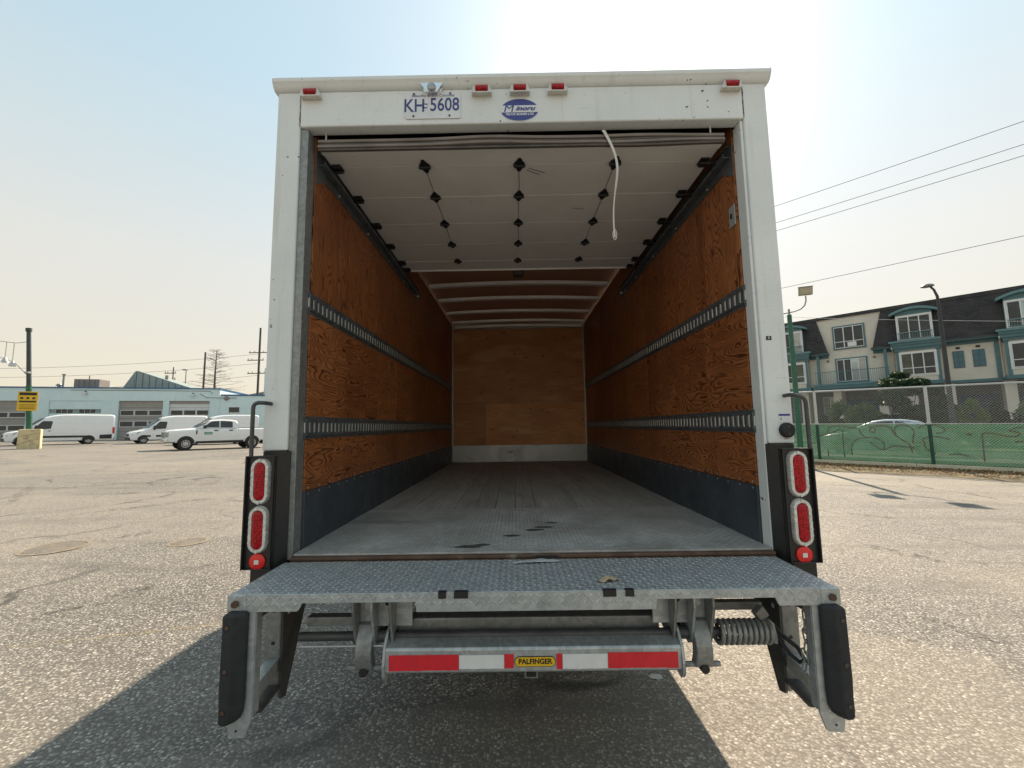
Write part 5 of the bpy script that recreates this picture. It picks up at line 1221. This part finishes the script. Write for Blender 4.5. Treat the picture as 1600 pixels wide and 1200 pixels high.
# ------------------------------------------------------------------ apartment block
def make_siding():
    t = NT('cream_lap_siding'); v = t.obj(); sp = t.n('SeparateXYZ'); t.l(v, sp.inputs[0]); fr = t.math('FRACT', t.math('MULTIPLY', sp.outputs[2], 8.0))
    c = t.mix(t.ramp(t.noise(v, 1.2, 5), [(.3, 0.), (.7, 1.)]), (.60, .565, .49), (.68, .64, .56)); c = t.mix(t.ramp(fr, [(0., .35), (.10, 0.)]), c, (.25, .22, .18))
    t.set(c, .65); t.bump(fr, .5, .015); return t.m
def make_shingle():
    t = NT('dark_roof_shingles'); v = t.obj(); br = t.n('TexBrick'); br.inputs['Scale'].default_value = 1.0; br.inputs['Mortar Size'].default_value = .014; br.inputs['Brick Width'].default_value = .32; br.inputs['Row Height'].default_value = .14
    br.inputs['Color1'].default_value = (.030, .029, .033, 1); br.inputs['Color2'].default_value = (.058, .054, .058, 1); br.inputs['Mortar'].default_value = (.014, .014, .016, 1)
    cb = t.n('CombineXYZ'); sp = t.n('SeparateXYZ'); t.l(v, sp.inputs[0]); t.l(t.math('SUBTRACT', t.math('MULTIPLY', sp.outputs[0], .70), t.math('MULTIPLY', sp.outputs[1], .714)), cb.inputs[0]); t.l(sp.outputs[2], cb.inputs[1]); t.l(cb.outputs[0], br.inputs['Vector'])
    c = t.mix(t.ramp(t.noise(v, 1.0, 5), [(.4, 0.), (.75, .6)]), br.outputs['Color'], (.075, .066, .064))
    t.set(c, .85); t.bump(br.outputs['Fac'], -.4, .02); return t.m
SIDING, SHING = make_siding(), make_shingle()
TEAL = M('teal_trim_paint', (.075, .165, .185), .5, 0, .1, 2); TEAL_L = M('pale_teal_trim', (.11, .22, .235), .5, 0, .1, 2)
WFR = M('white_window_frame', (.70, .71, .70), .45, 0, .04, 4); CURT = M('pale_curtain', (.42, .41, .39), .8, 0, .1, 3)
GLASS_S = M('sky_window_glass', (.30, .38, .40), .06, .7, .35, .8, spec=1.0, rvar=.02)
PANES = [GLASS_D, GLASS_S, M('curtained_glass', (.42, .41, .385), .12, 0, .35, 2.5, spec=.5, rvar=.03), M('glass_painted_green_reflection', (.05, .065, .045), .05, 0, .8, 1.6, spec=.6, rvar=.02)]; PR = random.Random(3)  # greenish pane colour paints a reflection into the glass
FA = Frame(32.3, 33.0, .70, -.714)
apt = empty('apartment_building', FA.p(0, 0, 0)); tag(apt, 'three-storey apartment block with dark mansard roof and teal arched bays', 'building')
AB = lambda nm, mt, par, *r, **k: FA.B(nm, mt, par or apt, *r, **k)
def AP(nm, mt, par, pts, t0, t1, **k): return FA.poly(nm, mt, par or apt, pts, t0, t1, **k)
S0, S1 = -19.5, 16.0
AB('wall', SIDING, None, S0, S1, -10, 0, 4.4, 7.72)
AB('wall', M('porch_wall_painted_shade', (.10, .105, .11), .7), None, S0, S1, -10, -2.6, .0, 4.398)  # near-black wall colour paints in the shade under the overhang
AB('wall', SIDING, None, S0 + .5, S1 - .5, -9.5, -.02, 7.722, 10.86)
AB('roof_cap', SHING, None, S0 - .2, S1 + .2, -10.2, .10, 10.862, 11.08, bevel=.04)
def awin(a0, a1, z0, z1, t, cols, sill=None, fr=WFR, glass=GLASS_D, teal=True, rails=False):
    "white framed window standing 0.06 proud of t, with panes as sub-parts"
    w_ = AB('window', TEAL if teal else fr, None, a0 - .12, a1 + .12, t + .001, t + .05, z0 - .12, z1 + .12)
    f = .055; cw = (a1 - a0) / cols
    AB('frame', fr, w_, a0, a1, t + .0502, t + .10, z0, z0 + f); AB('frame', fr, w_, a0, a1, t + .0502, t + .10, z1 - f, z1)
    for k in range(cols + 1):
        a = a0 + cw * k; AB('frame', fr, w_, max(a0, a - f * .6), min(a1, a + f * .6), t + .0504, t + .102, z0 + f + .001, z1 - f - .001)
    if sill is not None: AB('frame', fr, w_, a0, a1, t + .0506, t + .095, sill, sill + f)
    for k in range(cols): AB('pane', PANES[PR.choice((0, 0, 3, 2, 3) if not isinstance(glass, (list, tuple)) else (1, 1, 2, 0))], w_, a0 + cw * k + .02, a0 + cw * (k + 1) - .02, t + .0501, t + .06, z0 + .03, z1 - .03)
    return w_
def mansard(a0, a1, hip0, hip1):
    zb, zt, tb, tt = 7.72, 10.86, .48, .06
    ta, tb_ = (a0 - (.72 if hip0 else 0)) if False else a0, a1
    A = [(a0, tb, zb), (a1, tb, zb), (a1 + (-.0 if not hip1 else -(-0.0)), tt, zt), (a0, tt, zt)]
    x0t = a0 + (.0 if not hip0 else .70); x1t = a1 - (.0 if not hip1 else .70)
    V = [FA.p(a0, tb, zb), FA.p(a1, tb, zb), FA.p(x1t, tt, zt), FA.p(x0t, tt, zt), FA.p(a0, -.03, zb), FA.p(a1, -.03, zb), FA.p(x1t, -.03, zt), FA.p(x0t, -.03, zt)]
    MB().add(V, [(0, 1, 2, 3), (5, 4, 7, 6), (4, 0, 3, 7), (1, 5, 6, 2), (3, 2, 6, 7), (4, 5, 1, 0)]).build('mansard_roof', SHING, apt, apt.location)
    AB('eave', TEAL, None, a0 - .08, a1 + .08, -.025, .56, 7.58, 7.718, bevel=.02); AB('gutter', POLEM, None, a0 - .1, a1 + .1, .562, .62, 7.64, 7.76)
    AB('soffit_board', TEAL, None, a0, a1, .0015, .05, 7.30, 7.578)
def bay(c):
    AB('bay_wall', SIDING, None, c - 1.22, c + 1.22, .002, .62, 4.72, 7.20)
    for s_ in (-1, 1): AB('pilaster', TEAL, None, *sorted((c + s_ * 1.03, c + s_ * 1.24)), .621, .66, 4.72, 7.20)
    awin(c - .95, c + .95, 5.23, 6.97, .622, 3, 5.75, teal=False)
    for z0, z1, h, t in ((7.20, 7.42, 1.30, .74), (7.42, 7.66, 1.40, .84), (7.66, 7.86, 1.48, .92), (7.86, 8.0, 1.58, 1.02)): AB('cornice', TEAL if z0 < 7.8 else TEAL_L, None, c - h, c + h, .003, t, z0 + .002, z1, bevel=.015)
    AB('cornice_base', TEAL, None, c - 1.4, c + 1.4, .003, .80, 4.45, 4.718)
    AB('dormer_wall', TEAL, None, c - 1.06, c + 1.06, -.2, .66, 8.002, 10.02)
    awin(c - .92, c + .92, 8.12, 9.95, .662, 3, 8.62, glass=[GLASS_D, GLASS_S, GLASS_S], teal=False)
    n = 20; top, bot = [], []
    for i in range(n + 1):
        u = -1 + 2 * i / n; top.append((c + u * 1.40, 10.28 + .40 * (1 - u * u))); bot.append((c + u * 1.40, 10.10 + .38 * (1 - u * u)))
    MB().prism([FA.p(a, -.25, z) for a, z in top + bot[::-1]], FA.n * 1.22).build('arched_hood', TEAL_L, apt, apt.location)
    n = 16; P = [(c - 1.05, 10.021), (c + 1.05, 10.021)] + [(c + 1.05 - 2.1 * i / n, 10.10 + .375 * (1 - ((1.05 - 2.1 * i / n) / 1.4) ** 2)) for i in range(n + 1)]
    AP('tympanum', TEAL, None, P, -.2, .70)
    # little balcony rail
    rl = AB('window_rail', TEAL, None, c - .98, c + .98, .80, .84, 8.60, 8.65); AB('window_rail', TEAL, None, c - .98, c + .98, .80, .84, 8.12, 8.16)
    for k in range(15): AB('baluster', TEAL_L, rl, c - .95 + k * .135, c - .925 + k * .135, .81, .83, 8.161, 8.599)
def recess(a0, a1):
    "balcony unit between two mansards"
    m_ = (a0 + a1) / 2
    awin(m_ - 1.0, m_ + 1.0, 8.08, 9.98, .002, 3, 8.62, glass=[GLASS_D, GLASS_D, GLASS_S]); AB('window_box', WFR, None, m_ - .1, m_ + .5, .11, .16, 8.16, 8.55)
    awin(m_ - .98, m_ + .98, 5.12, 7.08, .002, 4, None, glass=[GLASS_S, GLASS_D, GLASS_D, GLASS_D])
    AB('curtain', CURT, None, m_ + .0, m_ + .9, .062, .066, 5.2, 6.3)
    sl_ = AB('balcony', TEAL, None, a0 - 1.1, a1 + 1.1, .003, 1.05, 4.50, 4.78, bevel=.02); AB('balcony_edge', TEAL_L, sl_, a0 - 1.15, a1 + 1.15, .003, 1.10, 4.782, 4.90, bevel=.02); AB('balcony_edge', TEAL, sl_, a0 - 1.0, a1 + 1.0, .003, .95, 4.40, 4.498)
    for z in (5.95,): AB('balcony_rail', TEAL, sl_, a0 - .95, a1 + .95, .98, 1.03, z, z + .05)
    k = a0 - .93
    while k < a1 + .93: AB('baluster', TEAL_L, sl_, k, k + .022, .99, 1.015, 4.901, 5.949); k += .125
    for a in (a0 - .75, a1 + .75): AB('balcony_post', TEAL, sl_, a - .10, a + .10, .30, .50, 4.902, 7.575)
    for a in (m_ - 1.6, m_ + 1.55): MB().lathe([(.10, 0), (.10, .10), (.05, .14)], FA.p(a, .0, 7.05), FA.n, 12).build('wall_lamp', BROWNU, apt, apt.location, smooth=40)
mansard(-19.3, -5.55, False, True); mansard(-2.50, 8.1, True, True); mansard(11.2, 15.9, True, False)
for c in (-14.0, -8.30, .14, 5.85, 14.0): bay(c)
recess(-5.55, -2.50); recess(8.1, 11.2)
for a0 in (1.80, -11.9):
    for a, b in ((2.04, 2.63), (3.06, 3.68)):
        a += a0 - 1.8; b += a0 - 1.8
        sh = AB('shutter', M('blue_shutter', (.065, .12, .165), .5, 0, .08, 4), None, a, b, .002, .05, 5.55, 6.85)
        for z in (5.60, 6.02, 6.44): 
            for q in (0, 1): AB('shutter_panel', TEAL, sh, a + .05 + q * (b - a) / 2, a + (q + 1) * (b - a) / 2 - .03, .0502, .062, z + .03, z + .36)
        AB('vent_cover', CARBLK, None, a + .2, a + .42, .002, .06, 7.0, 7.16)
    AB('belt_course', TEAL, None, a0 - .2, a0 + 2.9, .002, .10, 4.42, 4.62); AB('pilaster', TEAL, None, a0 + 2.36, a0 + 2.56, .002, .12, 4.63, 7.29)
for a in (-7.0, -1.28, 1.62, 4.45):                                 # downpipes
    MB().tube([FA.p(a, .58, 7.6), FA.p(a, .40, 7.45), FA.p(a, .10, 7.2), FA.p(a, .09, 4.6)], .045, 8).build('downpipe', SIDING, apt, apt.location, smooth=60)
    AB('hopper', WFR, None, a - .08, a + .08, .50, .66, 7.42, 7.60)
# ground floor: dark entrances between pale piers
for k, a in enumerate((-18, -13.2, -10.6, -7.6, -5.2, -2.2, -.4, 1.7, 4.7, 7.4, 10.2, 13.0)):
    AB('pier', SIDING, None, a - .28, a + .28, -2.598, -.05, .0, 4.396)
for a, b in ((-10.1, -8.0), (-4.8, -2.6), (2.2, 4.3), (5.1, 7.0), (10.6, 12.6)):
    d = AB('entrance_door', M('slate_blue_door', (.045, .075, .12), .5, 0, .1, 3), None, a, b, -2.598, -2.54, .3, 3.6)
    for k in range(4): AB('door_rib', TEAL, d, a + .05, b - .05, -2.5398, -2.52, .6 + k * .75, .66 + k * .75)
awin(-6.6, -5.6, 2.2, 3.9, -2.595, 2); awin(-1.9, -.8, 2.2, 3.9, -2.595, 2); awin(7.8, 9.8, 2.2, 3.9, -2.595, 3)

# ------------------------------------------------------------------ shrubs in front of the block
LEAF_D = leaf_mat('dark_evergreen_leaf', (.018, .045, .020), (.045, .085, .035)); LEAF_L = leaf_mat('pale_shrub_leaf', (.075, .135, .045), (.14, .21, .075))
def shrub(pos, rx, ry, h, lab, mat, n=1700, seed=1, ls=.085, layered=False, z0=.2):
    rnd = random.Random(seed); o = empty('shrub', pos); tag(o, lab, 'shrub', 'shrubs before the apartment block')
    m = MB()
    for k in range(5):
        a = 2 * PI * k / 5 + rnd.random(); m.tube([(0, 0, 0), (math.cos(a) * rx * .3, math.sin(a) * ry * .3, h * .4), (math.cos(a) * rx * .55, math.sin(a) * ry * .55, h * .75)], [.05, .035, .012], 5)
    m.build('stem', BARK, o)
    cl = []
    for k in range(34):
        while True:
            p = Vector((rnd.uniform(-1, 1), rnd.uniform(-1, 1), rnd.uniform(-1, 1)))
            if p.length < 1: break
        if layered: p.z = round(p.z * 3) / 3 + rnd.uniform(-.05, .05)
        cl.append((Vector((p.x * rx * .82, p.y * ry * .82, z0 + (h - z0) * (.5 + .46 * p.z))), rnd.uniform(.22, .42)))
    m = MB()
    for k in range(n):
        c, r = cl[rnd.randrange(len(cl))]; d = Vector((rnd.gauss(0, 1), rnd.gauss(0, 1), rnd.gauss(0, 1))).normalized() * r * rnd.uniform(.5, 1.05)
        if layered: d.z *= .35; d.x *= 1.5
        p = c + Vector((d.x * rx * .7, d.y * ry * .7, d.z * h * .45)); p.z = max(.05, p.z); leaf(m, p, ls * rnd.uniform(.6, 1.25), rnd)
    tag(m.build('foliage', mat, o), kind='stuff')
def apos(a, t): v = FA.p(a, t, 0); v.z = gz(v.x) + .30; return v
shrub(apos(-.7, 7.6), 2.2, 1.4, 5.0, 'tall dark spreading evergreen in front of the middle bay', LEAF_D, 9000, 3, .15, True, 1.0)
shrub(apos(-2.6, 8.0), 1.5, 1.1, 3.0, 'pale green bush left of the dark evergreen', LEAF_L, 5200, 4, .12)
shrub(apos(.4, 8.4), 1.6, 1.1, 2.7, 'dark bush right below the spreading evergreen', LEAF_D, 5200, 5, .12)
shrub(apos(-5.4, 6.4), 1.1, .9, 2.4, 'low dark bush close to the right truck post', LEAF_D, 3600, 6, .11)
shrub(apos(2.35, 7.4), 1.2, .9, 2.9, 'leafy bush behind the middle of the fence, beneath the shutters', LEAF_L, 5000, 7, .12)
shrub(apos(5.4, 7.2), 1.4, 1.1, 3.3, 'leafy green bush at the right edge of the photo, behind the fence', LEAF_L, 5600, 8, .12)
shrub(apos(-.2, 5.2), 2.6, .9, 1.9, 'long low hedge-like bush behind the parked car', LEAF_D, 6000, 9, .11)
shrub(apos(4.0, 5.4), 2.0, .9, 1.7, 'low bush between the entrance doors on the right', LEAF_D, 4500, 10, .11)

shrub(apos(-3.9, 7.2), 1.3, 1.0, 3.1, 'rounded green bush in front of the balcony unit', LEAF_L, 5200, 11, .12)
shrub(apos(1.3, 7.0), 1.2, 1.0, 3.2, 'dark bush directly behind the middle fence post', LEAF_D, 5000, 12, .12)
shrub(apos(3.6, 6.9), 1.1, .9, 2.7, 'dark green bush right of the black street lamp', LEAF_D, 4600, 13, .12)

# ------------------------------------------------------------------ parked car behind the fence
def make_car():
    o = empty('parked_car', (0, 0, 0)); L = 4.6
    CP = M('silver_blue_car_paint', (.42, .47, .52), .25, .3, .03, 2)
    b = Body([(0, .30), (.2, .20), (L - .2, .24), (L, .36)], [(0, .70), (.08, .78), (.5, .88), (1.2, .96), (3.9, 1.02), (L - .1, .98), (L, .90)], [(0, .66), (.12, .80), (.5, .88), (L - .4, .88), (L - .05, .78), (L, .70)], [(0, .95), (.5, 1.0), (.8, .99), (1.0, .95)])
    b.mesh([0, .05, .12, .25, .5, .9, 1.3, 2.0, 3.0, 3.7, 4.1, L - .25, L - .1, L - .04, L]).build('body', CP, o, smooth=40)
    c = Body([(0, .90), (9, .90)], [(1.05, .97), (1.5, 1.20), (1.95, 1.40), (2.4, 1.47), (3.0, 1.47), (3.5, 1.40), (4.0, 1.15), (4.25, 1.02)], [(1.05, .80), (1.9, .84), (3.4, .84), (4.25, .76)], [(.9, 1.0), (1.0, .98), (1.47, .78)])
    c.mesh([1.05, 1.25, 1.5, 1.75, 1.95, 2.15, 2.4, 3.0, 3.3, 3.5, 3.75, 4.0, 4.25]).build('cabin', CP, o, smooth=40)
    for s_ in (-1, 1):
        c.panel([(1.55, 1.03), (2.0, 1.33), (2.35, 1.39), (2.68, 1.40), (2.68, 1.02)], s_, .008).build('side_window', GLASS_D, o)
        c.panel([(2.74, 1.02), (2.74, 1.40), (3.2, 1.38), (3.6, 1.22), (3.75, 1.06)], s_, .008).build('side_window', GLASS_D, o)
        for x in (.85, 3.65): arch(o, b, x, .37, s_); wheel(o, x, s_ * .89, .32, s_, RIM, 7, .2)
        MB().box(-.02, .2, *sorted((s_ * .45, s_ * .78)), .56, .70).build('headlamp', HEADL, o, bevel=.03); MB().box(L - .15, L + .01, *sorted((s_ * .45, s_ * .78)), .66, .84).build('tail_lamp', TAILR, o, bevel=.03)
        MB().box(1.5, 1.65, *sorted((s_ * .86, s_ * 1.02)), .98, 1.10).build('door_mirror', CP, o, bevel=.03)
    W = [(1.15, 1.03), (1.5, 1.21), (1.93, 1.405)]; P = [(x - .012, -.62, z + .010) for x, z in W] + [(x - .012, .62, z + .010) for x, z in reversed(W)]
    MB().add(P + [(x + .03, y, z - .03) for x, y, z in P], [(0, 1, 4, 5), (1, 2, 3, 4)]).build('windscreen', GLASS_D, o)
    MB().box(-.03, .1, -.62, .62, .32, .50).build('front_bumper', CARBLK, o, bevel=.03)
    return o
car = make_car(); p = fp(-.25, -3.55, .302); car.location = p; car.scale = (1, 1, 1.13); a = math.atan2(FF.d.y, FF.d.x); car.rotation_euler = (Matrix.Rotation(-SLOPE, 4, 'Y') @ Matrix.Rotation(a, 4, 'Z')).to_euler()
tag(car, 'pale car parked on the street, its roof showing above the green windscreen', 'car')

# ------------------------------------------------------------------ litter and marks
def crumple(name, mat, c, rx, ry, h, lab, cat, seed, rz=0):
    rnd = random.Random(seed); o = empty(name, c, rz); tag(o, lab, cat); m = MB(); n = 7; k = 5
    for i in range(n + 1):
        for j in range(k + 1):
            u, v = i / n * 2 - 1, j / k * 2 - 1; m.v.append(Vector((u * rx + rnd.uniform(-.1, .1) * rx, v * ry * (1 - .4 * abs(u)) + rnd.uniform(-.15, .15) * ry, .0035 + h * rnd.random() * (1 - u * u))))
    for i in range(n):
        for j in range(k): q = i * (k + 1) + j; m.f.append((q, q + k + 1, q + k + 2, q + 1))
    me = m.build('sheet', mat, o, smooth=60); md = me.modifiers.new('thick', 'SOLIDIFY'); md.thickness = .0008; md.offset = 1
    return o
crumple('paper_scrap', M('tan_paper', (.50, .38, .25), .8), (.36, 1.70, ZT + .001), .040, .022, .014, 'crumpled tan paper scrap on the right half of the tail lift platform', 'litter', 2, .3)
crumple('plastic_scrap', M('dusty_plastic_film', (.50, .51, .50), .45), (.09, 1.93, ZT + .001), .11, .020, .010, 'strip of dusty plastic film lying at the back of the platform', 'litter', 5, .12)
def blotch(name, x, y, rx, ry, mat, seed):
    rnd = random.Random(seed); P = []
    for i in range(22):
        a = 2 * PI * i / 22; r = rnd.uniform(.72, 1.1); P.append((x + rx * r * math.cos(a), y + ry * r * math.sin(a), gz(x) + .004))
    tag(MB().add(P, [tuple(range(22))]).build(name, mat), kind='structure')
blotch('paint_mark', .905, 2.91, .05, .035, M('spilt_pale_paint', (.50, .50, .47), .7, 0, .15, 40), 3)
def worn_dark(name):
    t = NT(name); v = t.obj(); t.set((.05, .05, .05), .9); tr = t.n('BsdfTransparent'); mx = t.n('MixShader'); f = t.ramp(t.noise(v, 9, 8, .75), [(.48, 0.), (.66, .62)])
    t.l(f, mx.inputs[0]); t.l(tr.outputs[0], mx.inputs[1]); t.l(t.b.outputs[0], mx.inputs[2]); t.l(mx.outputs[0], t.out.inputs[0]); return t.m
WD = worn_dark('worn_dark_tar')
def streak(a, b, wd, seed):
    rnd = random.Random(seed); a, b = Vector((*a, 0)), Vector((*b, 0)); d = (b - a); n_ = Vector((-d.y, d.x, 0)).normalized(); P = []
    for i in range(15): u = i / 14; P.append(a + d * u + n_ * wd * math.sin(PI * u) ** .6 * rnd.uniform(.5, 1.1) * .5)
    for i in range(15): u = 1 - i / 14; P.append(a + d * u - n_ * wd * math.sin(PI * u) ** .6 * rnd.uniform(.5, 1.1) * .5)
    tag(MB().add([(p.x, p.y, gz(p.x) + .0035) for p in P], [tuple(range(len(P)))]).build('tar_stain', WD), kind='structure')
streak((-3.85, 3.91), (-3.86, 4.49), 0.30, 0)
streak((-8.36, 7.64), (-6.97, 9.66), 0.45, 1)
streak((-4.14, 3.66), (-4.03, 3.98), 0.22, 2)
streak((-5.98, 6.00), (-5.72, 6.81), 0.28, 3)
streak((-4.01, 4.62), (-3.59, 5.14), 0.25, 4)
streak((-12.30, 10.87), (-11.26, 12.09), 0.60, 5)
streak((4.83, 6.03), (5.20, 5.22), 0.30, 6)
streak((3.44, 3.84), (3.76, 3.31), 0.20, 7)
streak((6.09, 8.21), (6.95, 7.56), 0.35, 8)
streak((-10.63, 8.71), (-13.95, 12.07), 0.25, 9)
streak((-14.26, 14.11), (-11.40, 15.55), 0.70, 10)
